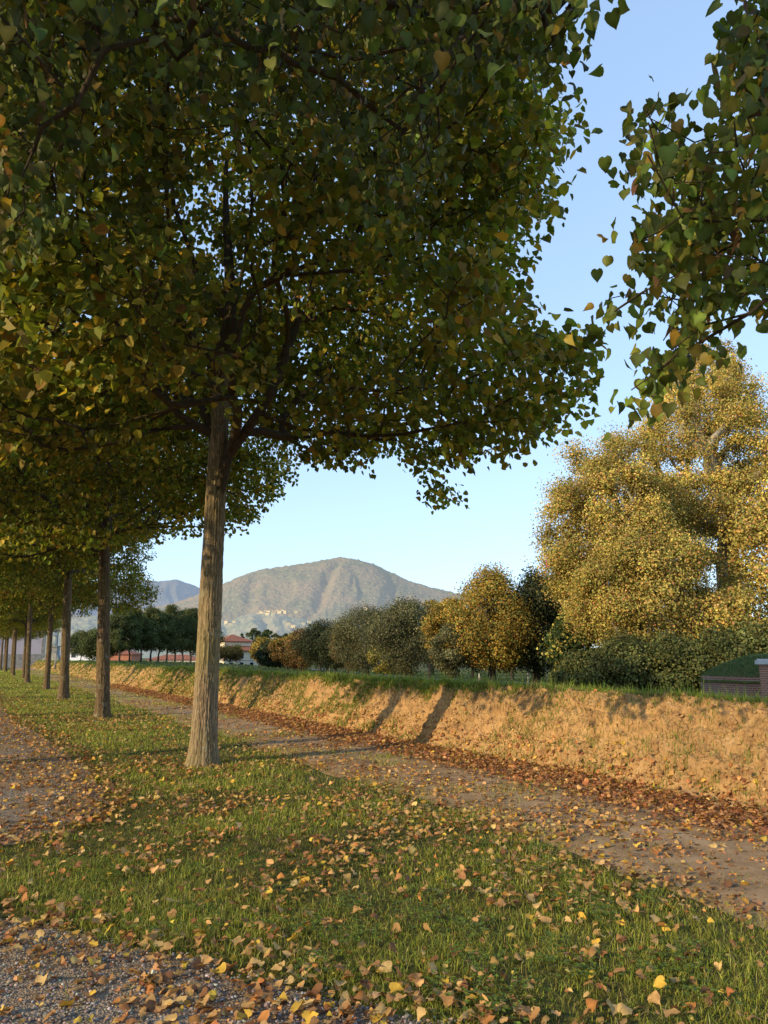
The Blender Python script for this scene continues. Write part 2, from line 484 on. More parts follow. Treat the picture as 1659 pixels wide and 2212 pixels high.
k = N('meadow_soil'); v = k.geo()
c = k.ramp(k.noise(v, 3.0, 6, .65), [(.3, (.06, .066, .018)), (.55, (.10, .095, .030)), (.8, (.15, .11, .05))])
c = k.mix(k.ramp(k.noise(v, .05, 3), [(.4, (0, 0, 0)), (.7, (.6, .6, .6))]), c, (.07, .11, .035))
M_SOIL = k.done(k.bsdf(c, .95, k.bump(k.noise(v, 40, 4), .6, .03), .1))

S_ = nonuni(-9000, 9000, .35, 8, 1.06)
T_ = np.unique(np.concatenate([nonuni(-9000, 9000, .5, 3, 1.08), np.arange(6.3, 10.2, .1), np.arange(10.2, 20, .6)]))
def ground_z(s, t):
    z = gz(s, t)
    return z - .28 * sm(t, 6.6, 7.1) * (1 - sm(t, 9.2, 9.6)) - .012
V, Q, _, _ = grid(S_, T_, ground_z)
tag(link('ground', make_mesh('ground', V, [Q], M_SOIL, smooth=True)), 'grassy ground under the avenue and the plain beyond', kind='structure')

# gravel promenade, boundary follows the photo
_gb = np.array([at(1250, 2400, z=0), at(1000, 2215, z=0), at(760, 2165, z=0), at(600, 2120, z=0), at(480, 2085, z=0), at(330, 2050, z=0), at(180, 2020, z=0), at(20, 1985, z=0), at(-200, 1945, z=0)])
_gs, _gt = xy2st(_gb[:, 0], _gb[:, 1])
_g2 = np.array([at(-200, 1865, z=0), at(60, 1815, z=0), at(210, 1745, z=0), at(230, 1700, z=0), at(160, 1640, z=0), at(90, 1590, z=0), at(20, 1550, z=0)])
_hs, _ht = xy2st(_g2[:, 0], _g2[:, 1])
o1 = np.argsort(_gs); o2 = np.argsort(_hs)
def gravel_edge(s):
    s = D2(s)
    e = np.interp(s, np.concatenate([_gs[o1], _hs[o2]])[np.argsort(np.concatenate([_gs[o1], _hs[o2]]))], np.concatenate([_gt[o1], _ht[o2]])[np.argsort(np.concatenate([_gs[o1], _hs[o2]]))])
    return e + .18 * (fbm(s * 1.3 + 20, .5, 0, 3, 31) - .5)
def path_lo(s): return 4.35 + .55 * (fbm(D2(s) * .45 + 2, 4.5, 0, 3, 41) - .5) - .50 * sm(5.5 - D2(s), 0, 4)
def path_hi(s): return 5.75 + .35 * (fbm(D2(s) * .5 + 12, 9.5, 0, 3, 43) - .5)

k = N('gravel'); v = k.geo()
vo = k.n('TexVoronoi', i_Vector=v, i_Scale=75.0)
c = k.ramp(vo.outputs['Color'], [(.1, (.13, .10, .08)), (.5, (.27, .22, .175)), (.95, (.46, .40, .33))])
c = k.mix(k.ramp(k.noise(v, 1.6, 4), [(.42, (0, 0, 0)), (.62, (.75, .75, .75))]), c, (.30, .20, .115))
M_GRAVEL = k.done(k.bsdf(c, .9, k.bump(vo.outputs['Distance'], .9, .012), .2))
k = N('trodden_earth'); v = k.geo()
c = k.ramp(k.noise(v, 2.2, 6, .65), [(.3, (.20, .13, .075)), (.52, (.38, .26, .15)), (.8, (.56, .41, .25))])
M_DIRT = k.done(k.bsdf(c, .92, k.bump(k.noise(v, 55, 5, .7), .8, .02), .15))

Sg = np.unique(np.concatenate([np.arange(-14, 12, .06), np.arange(12, 40, .25), np.arange(40, 140, 2.0)]))
def edge_strip(lo, hi, m):
    W = np.linspace(0, 1, m)
    Sg2, W2 = np.meshgrid(Sg, W, indexing='ij'); L = lo(Sg)[:, None]; H = hi(Sg)[:, None]
    return Sg2, L + (H - L) * W2, W2
def strip(name, lo, hi, m, mat, label, amp, lift, seed, fr):
    Sg2, Tg2, W2 = edge_strip(lo, hi, m)
    fade = np.clip(np.minimum(W2, 1 - W2) * 12, 0, 1)
    Z = gz(Sg2, Tg2) + lift * fade - .010 * (1 - fade) + amp * fade * (fbm(Sg2 * fr, Tg2 * fr, 0, 4, seed) - .45)
    V = np.concatenate([st2xy(Sg2, Tg2), Z[..., None]], -1).reshape(-1, 3); n, m = Sg2.shape
    i = np.arange(n - 1)[:, None] * m; j = np.arange(m - 1)[None]
    Q = np.stack([i + j, i + m + j, i + m + j + 1, i + j + 1], -1).reshape(-1, 4)
    return tag(link(name, make_mesh(name, V, [Q], mat, smooth=True)), label, kind='structure')
strip('gravel_path', lambda s: gravel_edge(s) - 7.5, gravel_edge, 140, M_GRAVEL, 'leaf strewn gravel promenade beside the grass strip', .02, .006, 51, 2.5)
strip('dirt_path', path_lo, lambda s: toe(s) + .05, 60, M_DIRT, 'trodden dirt path between the lindens and the earth bank', .035, .008, 53, 3.0)

# earth bank with clods
k = N('clay_bank'); v = k.geo()
f = k.noise(v, 4.0, 8, .7)
c = k.ramp(f, [(.28, (.27, .15, .07)), (.5, (.55, .34, .15)), (.75, (.69, .46, .23))])
c = k.mix(k.ramp(k.noise(v, .9, 4), [(.45, (0, 0, 0)), (.7, (.45, .45, .45))]), c, (.26, .16, .085))
hgt = k.mix(.5, k.noise(v, 34, 8, .75), k.n('TexVoronoi', i_Vector=v, i_Scale=24.0).outputs['Distance'])
M_BANK = k.done(k.bsdf(c, .95, k.bump(hgt, 1.0, .06), .1))
Sb = np.unique(np.concatenate([np.arange(-9, 14, .026), np.arange(15, 30, .08), np.arange(30, 150, .5)]))
Wb = np.linspace(0, 1, 84)
def bank_point(Sx, Wx):
    """W 0..1 runs from the foot to the back of the crest"""
    tt = toe(Sx) - .12 + (9.6 - toe(Sx) + .12) * (Wx ** 1.35)
    z = gz(Sx, tt)
    face = sm(tt, toe(Sx) - .05, toe(Sx) + .15) * (1 - sm(tt, bank_top_t(Sx) - .05, bank_top_t(Sx) + .25))
    d = (fbm(Sx * 1.7, tt * 1.5, z * 2, 3, 61) - .5) * .13 + (fbm(Sx * 6, tt * 6, z * 6, 4, 62, .6) - .5) * .13
    cl = np.clip(vn(Sx * 11, tt * 11, z * 11, 63) - .58, 0, 1) * .16 + (fbm(Sx * 17, tt * 17, z * 17, 2, 65) - .5) * .05 - np.clip(.14 - np.abs(fbm(Sx * 3.1, tt * 3.1, z * 3.1, 3, 66) - .5), 0, 1) * .16
    gul = np.clip(.16 - np.abs(fbm(Sx * 1.9 + .5 * z, z * .5 + 3, 0, 3, 67) - .5), 0, 1) * .22
    d = (d + cl - gul * (.4 + .6 * sm(z, .1, .6))) * face
    return tt - d * .7, z + d * .7 - .012 * (1 - face) + .03 * (1 - face) * (tt > 7.5) * (fbm(Sx * 2, tt * 2, 0, 3, 64) - .5)
SB, WB = np.meshgrid(Sb, Wb, indexing='ij'); TB, ZB = bank_point(SB, WB)
V = np.concatenate([st2xy(SB, TB), ZB[..., None]], -1).reshape(-1, 3); n, m = SB.shape
i = np.arange(n - 1)[:, None] * m; j = np.arange(m - 1)[None]
Q = np.stack([i + j, i + m + j, i + m + j + 1, i + j + 1], -1).reshape(-1, 4)
tag(link('earth_bank', make_mesh('earth_bank', V, [Q], M_BANK, smooth=False)), 'bare orange earth bank with a grassy crest along the path', kind='structure')

r = np.random.default_rng(16)
n = 15000; ss = np.concatenate([r.uniform(-4, 12, n * 3 // 4), r.uniform(12, 32, n - n * 3 // 4)]); tt, zz = bank_point(ss, r.random(n) ** .8 * .62)
sz = .006 + .03 * r.random(n) ** 5; P = np.concatenate([st2xy(ss, tt), (zz + sz * .2)[:, None]], 1)
ICO = D2([[0, 0, 1], [.89, 0, .45], [.28, .85, .45], [-.72, .53, .45], [-.72, -.53, .45], [.28, -.85, .45], [.72, .53, -.45], [-.28, .85, -.45], [-.89, 0, -.45], [-.28, -.85, -.45], [.72, -.53, -.45], [0, 0, -1]])
ICF = np.array([[0, 1, 2], [0, 2, 3], [0, 3, 4], [0, 4, 5], [0, 5, 1], [1, 6, 2], [2, 6, 7], [2, 7, 3], [3, 7, 8], [3, 8, 4], [4, 8, 9], [4, 9, 5], [5, 9, 10], [5, 10, 1], [1, 10, 6], [11, 7, 6], [11, 8, 7], [11, 9, 8], [11, 10, 9], [11, 6, 10]])
V = (ICO[None] * sz[:, None, None] * r.uniform(.55, 1.3, (n, 12, 1)) * r.uniform(.7, 1.3, (n, 1, 3)) + P[:, None, :]).reshape(-1, 3)
tag(link('soil_clods', make_mesh('soil_clods', V, [(np.arange(n)[:, None, None] * 12 + ICF[None]).reshape(-1, 3)], M_BANK)), 'crumbled clods of clay lying on the face of the bank', 'soil', kind='stuff')

# asphalt road on the low ground beyond the bank
k = N('asphalt'); v = k.geo()
M_ROAD = k.done(k.bsdf(k.ramp(k.noise(v, 2, 6), [(.3, (.10, .10, .105)), (.7, (.17, .17, .175))]), .85, None, .3))
cl = np.array([at(x, 1480, Y=y)[:2] for x, y in ((2400, 62), (1659, 74), (1300, 78), (1050, 84), (900, 105), (760, 150), (690, 220))])
nn = np.linspace(0, len(cl) - 1, 80); cx_ = np.interp(nn, np.arange(len(cl)), cl[:, 0]); cy_ = np.interp(nn, np.arange(len(cl)), cl[:, 1])
tg = nrm(np.stack([np.gradient(cx_), np.gradient(cy_)], 1)); nr = np.stack([-tg[:, 1], tg[:, 0]], 1)
rows = []
for w in np.linspace(-3.5, 3.5, 6):
    q = np.stack([cx_, cy_], 1) + nr * w; rows.append(np.concatenate([q, (gzxy(q[:, 0], q[:, 1]) + .06)[:, None]], 1))
V = np.stack(rows, 1).reshape(-1, 3); i = np.arange(79)[:, None] * 6; j = np.arange(5)[None]
Q = np.stack([i + j, i + 6 + j, i + 6 + j + 1, i + j + 1], -1).reshape(-1, 4)
tag(link('road', make_mesh('road', V, [Q], M_ROAD, smooth=True)), 'grey road passing behind the round trees', kind='structure')

# ------------------------------------------------------------------ grass
def blades(P, h, w, col, r, lean=.5):
    n = len(P); a = r.uniform(0, 2 * math.pi, n); side = np.stack([np.cos(a), np.sin(a), 0 * a], 1)
    b = r.uniform(0, 2 * math.pi, n); L = np.abs(r.normal(0, lean, n)); ld = np.stack([np.cos(b) * L, np.sin(b) * L, np.ones(n)], 1)
    mid = P + nrm(ld) * (h * .55)[:, None]
    ld2 = ld.copy(); ld2[:, :2] *= 2.2; ld2[:, 2] *= np.clip(1.1 - L * .7, .15, 1)
    tip = mid + nrm(ld2) * (h * .5)[:, None]
    sw = side * (w * .5)[:, None]
    V = np.stack([P - sw, P + sw, mid + sw * .8, mid - sw * .8, tip], 1).reshape(-1, 3)
    e = np.arange(n) * 5
    Q = np.stack([e, e + 1, e + 2, e + 3], 1); T = np.stack([e + 3, e + 2, e + 4], 1)
    C = np.stack([col * .55, col * .55, col, col, col * 1.15], 1).reshape(-1, 3)
    return V, [Q, T], C

GR = [((.255, .305, .042), 5), ((.315, .345, .054), 4), ((.36, .34, .075), 2.5), ((.50, .42, .18), 1.3), ((.19, .15, .07), .6)]
def polar(n, r0, r1, th0, th1, p, r):
    """ground points whose density falls with distance as r^-p"""
    q = 2 - p; u = r.random(n); rad = (r0 ** q + u * (r1 ** q - r0 ** q)) ** (1 / q)
    a = r.uniform(th0, th1, n); return rad * np.sin(a), rad * np.cos(a), rad

r = np.random.default_rng(11)
x, y, rad = polar(1300000, 2.3, 95, R(-40), R(44), 1.5, r)
s, t = xy2st(x, y)
patch = fbm(s * .9, t * .9, 0, 3, 71); fine = fbm(s * 4, t * 4, 0, 2, 72)
ge = gravel_edge(s)
rag = .9 * (fbm(s * 1.6, t * 1.6, 0, 3, 73) - .5) + .5 * (fine - .5)
d = sm(t - ge + .6 * rag, -.12, .22) * (1 - sm(t + 1.3 * rag, path_lo(s) - .10, path_lo(s) + .75))
d = np.maximum(d * (.45 + .75 * sm(patch + .3 * fine, .45, .75)), 0)
d = np.maximum(d, .65 * sm(patch + .35 * (fine - .5), .49, .60) * (t > path_lo(s)) * (t < toe(s)))                      # tufts on the path
d = np.maximum(d, .70 * sm(fine + .9 * (patch - .5), .46, .60) * (s < 12) * (t > path_lo(s)) * (t < path_lo(s) + .75))
d = np.maximum(d, .95 * sm(patch + .3 * (fine - .5), .46, .58) * sm(t + .7 * rag, 5.35, 5.8) * (t < toe(s) + .1))       # tufts at the foot of the bank
d = np.where(t > toe(s) + .1, 0, d)
d = np.maximum(d, .10 * sm(fine, .62, .72) * (t < ge) * (t > ge - .9))
keepm = r.random(len(s)) < d
s, t, rad, patch = s[keepm], t[keepm], rad[keepm], patch[keepm]
P = np.concatenate([st2xy(s, t), (gz(s, t) - .012)[:, None]], 1)
h = r.uniform(.025, .070, len(P)) * (.5 + 1.0 * patch); h *= np.where(rad > 12, 1 + (rad - 12) * .008, 1)
w = np.maximum(.0032, rad * .00075) * r.uniform(.7, 1.3, len(P))
V, Fg, C = blades(P, h, w, pick_colors(GR, len(P), r, .22) * (.8 + .5 * patch)[:, None], r, 1.15)
tag(link('lawn_grass', make_mesh('lawn_grass', V, Fg, M_GRASS, {'col': C})), 'short green grass strip under the lindens', 'grass', kind='stuff')

# grass of the bank: crest, hanging tufts, greener with distance
r = np.random.default_rng(12)
n = 420000
ss = np.concatenate([r.uniform(-6, 16, n // 2), 16 + 114 * r.random(n // 4) ** 1.8, r.uniform(10, 34, n - n // 2 - n // 4)])
ww = r.random(n)
tt, zz = bank_point(ss, ww)
patch = fbm(ss * .55 + 3, tt * .9, 0, 3, 81); fine = fbm(ss * 3.5, tt * 3.5, 0, 2, 82)
crest = sm(tt - .55 * (patch - .5), bank_top_t(ss) - .14, bank_top_t(ss) + .06)
rise = np.clip(zz / 1.0, 0, 1)
green = .09 * sm(ss, 4, 12) + .30 * sm(ss, 17, 30)
face = sm(patch + .35 * (fine - .5) + green + .20 * (rise - .55), .55, .66) * (.5 + .5 * rise)
face = np.maximum(face, .06 * sm(patch, .50, .56) * sm(fine, .60, .70))
d = np.maximum(crest, face * (tt > toe(ss) + .02) * .8 * (.25 + .75 * sm(ss, 6, 13)))
d *= np.where(tt > 9.3, .5, 1)
keepm = r.random(n) < d
ss, tt, zz, crest = ss[keepm], tt[keepm], zz[keepm], crest[keepm]
nt_ = 150; cs = r.uniform(-4, 15, nt_); cw = np.where(r.random(nt_) < .55, r.uniform(.02, .16, nt_), r.uniform(.16, .46, nt_))
cs = np.repeat(cs, 70) + r.normal(0, .11, nt_ * 70); cw = np.clip(np.repeat(cw, 70) + r.normal(0, .022, nt_ * 70), 0, 1)
ct, cz = bank_point(cs, cw); ss = np.concatenate([ss, cs]); tt = np.concatenate([tt, ct]); zz = np.concatenate([zz, cz]); crest = np.concatenate([crest, np.full(len(cs), .35)])
P = np.concatenate([st2xy(ss, tt), (zz - .02)[:, None]], 1); rad = np.hypot(P[:, 0], P[:, 1])
h = r.uniform(.04, .11, len(P)) * (1 + crest * r.uniform(.0, .85, len(P))) + crest * (r.random(len(P)) < .03) * .14
w = np.maximum(.004, rad * .0008) * r.uniform(.7, 1.3, len(P))
GB = [((.17, .24, .034), 5), ((.22, .28, .044), 4), ((.21, .22, .05), 2), ((.38, .30, .13), 1)]
V, Fg, C = blades(P, h, w, pick_colors(GB, len(P), r, .22), r, .5)
tag(link('bank_grass', make_mesh('bank_grass', V, Fg, M_GRASS, {'col': C})), 'longer bright green grass on the crest of the earth bank', 'grass', kind='stuff')

# meadow beyond the bank
r = np.random.default_rng(13)
x, y, rad = polar(90000, 9, 190, R(-32), R(40), 1.5, r); s, t = xy2st(x, y); kp = t > 9.6
x, y, rad = x[kp], y[kp], rad[kp]
P = np.stack([x, y, gzxy(x, y) - .02], 1)
V, Fg, C = blades(P, r.uniform(.08, .22, len(P)) * (1 + rad * .004), np.maximum(.006, rad * .0012), pick_colors([((.075, .11, .032), 3), ((.10, .13, .04), 2)], len(P), r, .2), r, .5)  # dark blade palette, the shade on the low ground is put into the colour
tag(link('meadow_grass', make_mesh('meadow_grass', V, Fg, M_GRASS, {'col': C})), 'shaded meadow grass on the low ground beyond the bank', 'grass', kind='stuff')

# clover
r = np.random.default_rng(14)
cen = []
while len(cen) < 60:
    q = at(r.uniform(150, 1500), r.uniform(1820, 2200), z=0); s, t = xy2st(q[0], q[1])
    if gravel_edge(s) + .15 < t < path_lo(s) - .2: cen.append(q)
cen = np.repeat(np.array(cen), 26, 0) + r.normal(0, .07, (60 * 26, 3)) * [1, 1, 0]
cen[:, 2] = gzxy(cen[:, 0], cen[:, 1]) + r.uniform(.025, .075, len(cen))
pos = np.repeat(cen, 3, 0); a = np.tile([0, 2.09, 4.19], len(cen)) + np.repeat(r.uniform(0, 6, len(cen)), 3)
tipd = np.stack([np.cos(a), np.sin(a), .25 + 0 * a], 1)
V, Fg, C = leaf_geo(pos, tipd, r.normal(0, .15, (len(pos), 3)) + [0, 0, 1], r.uniform(.013, .02, len(pos)), pick_colors([((.13, .19, .03), 1), ((.17, .23, .04), 1)], len(pos), r, .15), SIMPLE, r)
tag(link('clover', make_mesh('clover', V, Fg, M_GRASS, {'col': C})), 'small clover patches in the foreground grass', 'clover', kind='stuff')

# pebbles of the promenade
r = np.random.default_rng(15)
x, y, rad = polar(60000, 2.3, 14, R(-40), R(15), 1.3, r); s, t = xy2st(x, y); kp = (t < gravel_edge(s) + .06 - .15 * r.random(len(s)))
x, y, rad = x[kp], y[kp], rad[kp]
ico = D2([[0, 0, 1], [.89, 0, .45], [.28, .85, .45], [-.72, .53, .45], [-.72, -.53, .45], [.28, -.85, .45], [.72, .53, -.45], [-.28, .85, -.45], [-.89, 0, -.45], [-.28, -.85, -.45], [.72, -.53, -.45], [0, 0, -1]])
icf = np.array([[0, 1, 2], [0, 2, 3], [0, 3, 4], [0, 4, 5], [0, 5, 1], [1, 6, 2], [2, 6, 7], [2, 7, 3], [3, 7, 8], [3, 8, 4], [4, 8, 9], [4, 9, 5], [5, 9, 10], [5, 10, 1], [1, 10, 6], [11, 7, 6], [11, 8, 7], [11, 9, 8], [11, 10, 9], [11, 6, 10]])
n = len(x); sz = r.uniform(.003, .0085, n) * np.where(r.random(n) < .06, 1.8, 1)
ax = r.uniform(.7, 1.3, (n, 1, 3)) * [1, 1, .65]
V = (ico[None] * ax * sz[:, None, None] * r.uniform(.8, 1.2, (n, 12, 1)) + np.stack([x, y, gzxy(x, y) + .005 + sz * .3], 1)[:, None, :]).reshape(-1, 3)
Fp = (np.arange(n)[:, None, None] * 12 + icf[None]).reshape(-1, 3)
C = np.repeat(pick_colors([((.25, .225, .2), 4), ((.40, .38, .35), 2), ((.14, .12, .11), 2), ((.33, .24, .17), 1)], n, r, .25), 12, 0)
M_PEB = (lambda k: k.done(k.bsdf(k.n('Attribute', attribute_name='col').outputs['Color'], .8, None, .3)))(N('pebble_stone'))
tag(link('gravel', make_mesh('gravel', V, [Fp], M_PEB, {'col': C})), 'loose grey pebbles on the promenade', 'gravel', kind='stuff')

# ------------------------------------------------------------------ fallen leaves
FALL = [((.56, .34, .14), 5), ((.62, .43, .18), 3), ((.42, .235, .10), 4), ((.66, .43, .07), 2.2), ((.24, .115, .055), 2), ((.50, .22, .07), 1.8)]
FOOT = [((.42, .19, .075), 5), ((.52, .27, .10), 4), ((.28, .12, .055), 3), ((.60, .38, .15), 1.5), ((.60, .40, .08), .8)]
DRYT = [tmpl_heart(.15, .65, .12, 0), tmpl_heart(.42, .30, .14, 1), tmpl_heart(-.22, .5, .18, 2), tmpl_heart(.12, -.45, .14, 3), tmpl_heart(.62, .25, .12, 4), tmpl_heart(.06, .18, .10, 5)]
r = np.random.default_rng(21)
x, y, rad = polar(170000, 2.3, 70, R(-42), R(46), 1.35, r)
es = -3 + 45 * r.random(26000) ** 1.5; et = np.clip(r.normal(6.45, .38, 26000), 5.4, 7.15); exy = st2xy(es, et)
x = np.concatenate([x, exy[:, 0]]); y = np.concatenate([y, exy[:, 1]]); rad = np.hypot(x, y)
s, t = xy2st(x, y)
clump = fbm(s * .8, t * .8, 0, 3, 91); ge = gravel_edge(s)
d = np.where(t < ge, .28, .14) * (.35 + 1.3 * sm(clump, .4, .7))
d = np.where((t < ge + .3) & (t > ge - .5), .34, d)
d = d * np.interp(rad, [4.5, 7, 14], [1, 3.0, 3.4])
foot = sm(t, 5.3, 6.3) * (1 - sm(t, toe(s) + .0, toe(s) + .35))
d = np.maximum(np.where((t > path_lo(s)) & (t < 5.7), d * 1.3, d), foot * 1.0)
d = np.where(t > toe(s) + .35, .06 * (t < 8.4), d)
kp = r.random(len(s)) < np.clip(d, 0, 1)
x, y, s, t, rad, foot, ge = x[kp], y[kp], s[kp], t[kp], rad[kp], foot[kp], ge[kp]
z = gz(s, t)
onbank = t > toe(s)
tb, zb = bank_point(s, np.clip((np.clip(t - toe(s) + .12, 0, None) / (9.6 - toe(s) + .12)), 0, 1) ** (1 / 1.35))
xyb = st2xy(s, tb)
x = np.where(onbank, xyb[:, 0], x); y = np.where(onbank, xyb[:, 1], y); z = np.where(onbank, zb, z)
lawn = (t > ge) & (t < path_lo(s))
z = z + np.where(lawn, r.uniform(.008, .040, len(z)), np.where(foot > .3, r.uniform(.008, .07, len(z)), r.uniform(.010, .025, len(z))))
n = len(x); a = r.uniform(0, 2 * math.pi, n)
tipd = np.stack([np.cos(a), np.sin(a), r.normal(0, .28, n)], 1)
nor = r.normal(0, .34, (n, 3)) + [0, 0, 1]
bx = np.where(onbank, -.75, 0)
nor[:, :2] += bx[:, None] * Vv
tipd -= nrm(nor) * (tipd * nrm(nor)).sum(1, keepdims=True) * .8
size = r.uniform(.026, .062, n) * np.where(rad > 14, 1.15, 1)
col = np.where((foot > .35)[:, None], pick_colors(FOOT, n, r, .25), pick_colors(FALL, n, r, .22))
pos = np.stack([x, y, z], 1)
px, py, dep = project(pos)
vis = (px > 5) & (px < 1654) & (py < 2205) & (py > 1400)
score = np.where(vis, size / rad, 0)
order = np.argsort(-score); big = order[:300]; rest = order[300:]
V, Fg, C = leaf_geo(pos[rest], tipd[rest], nor[rest], size[rest], col[rest], DRYT, r, True)
tag(link('leaf_litter', make_mesh('leaf_litter', V, Fg, M_DRY, {'col': C}, True)), 'scattered dry linden leaves farther along the ground', 'fallen leaves', kind='stuff')
nf = 60000; fx, fy, fr = polar(nf, 2.3, 32, R(-42), R(46), 1.4, r); fs, ft = xy2st(fx, fy)
kf = r.random(nf) < np.where(ft < gravel_edge(fs), .35, np.where(ft > path_lo(fs), .9, .12)) * (ft < toe(fs) + .1)
fx, fy, fs, ft, fr = fx[kf], fy[kf], fs[kf], ft[kf], fr[kf]; nf = len(fx)
an = r.uniform(0, 2 * math.pi, nf); td = np.stack([np.cos(an), np.sin(an), r.normal(0, .3, nf)], 1)
Vf, Ff, Cf = leaf_geo(np.stack([fx, fy, gz(fs, ft) + r.uniform(.004, .016, nf)], 1), td, r.normal(0, .5, (nf, 3)) + [0, 0, 1], r.uniform(.010, .032, nf) * (1 + .02 * fr), pick_colors(FOOT, nf, r, .35), SIMPLE + BRACT, r)
tag(link('leaf_fragments', make_mesh('leaf_fragments', Vf, Ff, M_DRY, {'col': Cf})), 'broken bits of dry leaves and seed wings on the paths', 'fallen leaves', kind='stuff')
# the largest ones one by one
PROTO = {}
CN = ['tan', 'pale straw', 'brown', 'yellow', 'dark brown', 'rusty orange']
CV = [(.56, .34, .14), (.62, .43, .18), (.42, .235, .10), (.66, .43, .07), (.24, .115, .055), (.50, .22, .07)]
from mathutils import Matrix
for b in big:
    ci = int(np.argmin(np.linalg.norm(D2(CV) / np.linalg.norm(D2(CV), axis=1)[:, None] * .5 + D2(CV) - (col[b] / np.linalg.norm(col[b]) * .5 + col[b]), axis=1)))
    ti = int(r.integers(0, 6)); key = (ci, ti)
    if key not in PROTO:
        tv, tf = DRYT[ti]; tv2 = tv - [0, .45, 0]
        cc = np.repeat(D2(CV[ci])[None], len(tv), 0) * np.exp(r.normal(0, .12, (len(tv), 1)))
        cc[:4] *= 1.12
        PROTO[key] = make_mesh('fallen_leaf', tv2, tf, M_DRY, {'col': cc}, True)
    o = link('fallen_leaf', PROTO[key])
    tp = nrm(tipd[b]); xx = nrm(np.cross(tp, nor[b])); zz_ = np.cross(xx, tp); sz = size[b] * 1.05
    Mx = Matrix(((xx[0] * sz, tp[0] * sz, zz_[0] * sz, pos[b][0]), (xx[1] * sz, tp[1] * sz, zz_[1] * sz, pos[b][1]), (xx[2] * sz, tp[2] * sz, zz_[2] * sz, pos[b][2]), (0, 0, 0, 1)))
    o.matrix_world = Mx
    sv, tv_ = s[b], t[b]
    if tv_ < float(gravel_edge(sv)): where = 'lying on the gravel'
    elif tv_ < float(path_lo(sv)): where = 'lying in the grass'
    elif tv_ < float(toe(sv)): where = 'lying on the dirt path'
    else: where = 'lying on the earth bank'
    ku = ['curled', 'folded', 'crumpled', 'cupped', 'tightly folded', 'flat'][ti]
    tag(o, f'{ku} {CN[ci]} fallen linden leaf {where} in the foreground', 'fallen leaf', f'{CN[ci]} {ku} fallen leaves {where}')

# ------------------------------------------------------------------ lindens of the avenue
s1, t1, SPC = 10.5, 2.96, 9.35
SIL1 = [(-400, -900), (1230, -900), (1215, 0), (1185, 70), (1150, 150), (1135, 195), (1215, 240), (1165, 320), (1150, 390), (1205, 435), (1130, 490), (1150, 545), (1070, 590), (1125, 635), (1085, 690), (1190, 700), (1285, 790), (1250, 825), (1225, 880), (1150, 925), (1110, 960), (1060, 985), (1000, 960), (975, 1065), (950, 1080), (915, 1050), (900, 985), (800, 960), (780, 1015), (700, 985), (640, 965), (560, 920), (505, 860), (430, 900), (300, 960), (100, 980), (-400, 1000)]
def keep1(p):
    px, py, dep = project(p); ok = inpoly(px, py, SIL1) | (dep < .5)
    thin = (inpoly(px, py, LIMB1) & (p[:, 1] < 10.9)) | (inpoly(px, py, LIMB2) & (p[:, 1] < 10.5))
    return ok & ~(thin & (np.random.default_rng(3).random(len(p)) < .88))
LIMB1 = [(430, 770), (520, 760), (590, 700), (680, 700), (660, 880), (960, 885), (970, 960), (640, 980), (500, 1060), (430, 1060)]
LIMB2 = [(330, 360), (420, 380), (470, 330), (590, 330), (610, 560), (560, 720), (430, 760), (380, 560)]
L1 = ST(s1, t1)
def loc1(x, y, Y): return at(x, y, Y=Y) - L1
ex = [(5, [loc1(492, 985, 10.5), loc1(525, 940, 10.4), loc1(560, 890, 10.3), loc1(590, 840, 10.2), loc1(612, 780, 10.2), loc1(640, 700, 10.3)]),
      (19, [loc1(640, 925, 10.1), loc1(720, 935, 9.9), loc1(800, 943, 9.7), loc1(870, 938, 9.5), loc1(950, 922, 9.3)]),
      (9, [loc1(440, 620, 10.5), loc1(410, 540, 10.4), loc1(375, 440, 10.3), loc1(365, 330, 10.2)]),
      (9, [loc1(530, 560, 10.4), loc1(545, 440, 10.3), loc1(540, 330, 10.2)]),
      (7, [loc1(520, 850, 10.3), loc1(560, 830, 9.8), loc1(620, 830, 9.2)]),
      (9, [loc1(420, 640, 10.2), loc1(300, 610, 9.7), loc1(180, 600, 9.2)])]
T1 = linden('linden_tree', L1, 'large linden with the lit thick trunk standing nearest in the grass strip', 'lindens in the avenue row', 101, npts=3400, per=28, leaf=(.085, .128), extra=ex, keep=keep1, trunk_h=6.2, nT=9, zmin=4.3, sides=150, rings=300, zlo=3.7, zhi=13.6, rad=6.4, trunkr=.178)
SIL2 = [(-400, 200), (630, 200), (650, 1050), (625, 1070), (590, 1110), (540, 1145), (480, 1160), (400, 1140), (300, 1170), (250, 1200), (150, 1215), (-400, 1250)]
SIL3 = [(-400, 100), (520, 100), (460, 1060), (360, 1130), (270, 1200), (220, 1240), (-400, 1280)]
def keep2(p):
    px, py, dep = project(p); return inpoly(px, py, SIL2)
def keep3(p):
    px, py, dep = project(p); return inpoly(px, py, SIL3)
L2 = ST(s1 + SPC, t1)
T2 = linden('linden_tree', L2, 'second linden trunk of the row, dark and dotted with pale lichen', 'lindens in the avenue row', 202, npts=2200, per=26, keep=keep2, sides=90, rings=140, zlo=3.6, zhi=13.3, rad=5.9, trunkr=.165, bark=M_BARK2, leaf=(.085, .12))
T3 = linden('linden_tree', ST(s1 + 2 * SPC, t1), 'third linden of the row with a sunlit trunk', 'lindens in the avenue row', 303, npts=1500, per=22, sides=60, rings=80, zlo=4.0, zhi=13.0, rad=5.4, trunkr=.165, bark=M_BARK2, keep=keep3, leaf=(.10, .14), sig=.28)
T2.rotation_euler.y = -.065; T3.rotation_euler.y = -.05
names = ['fourth', 'fifth', 'sixth', 'seventh', 'eighth', 'ninth', 'tenth', 'eleventh']
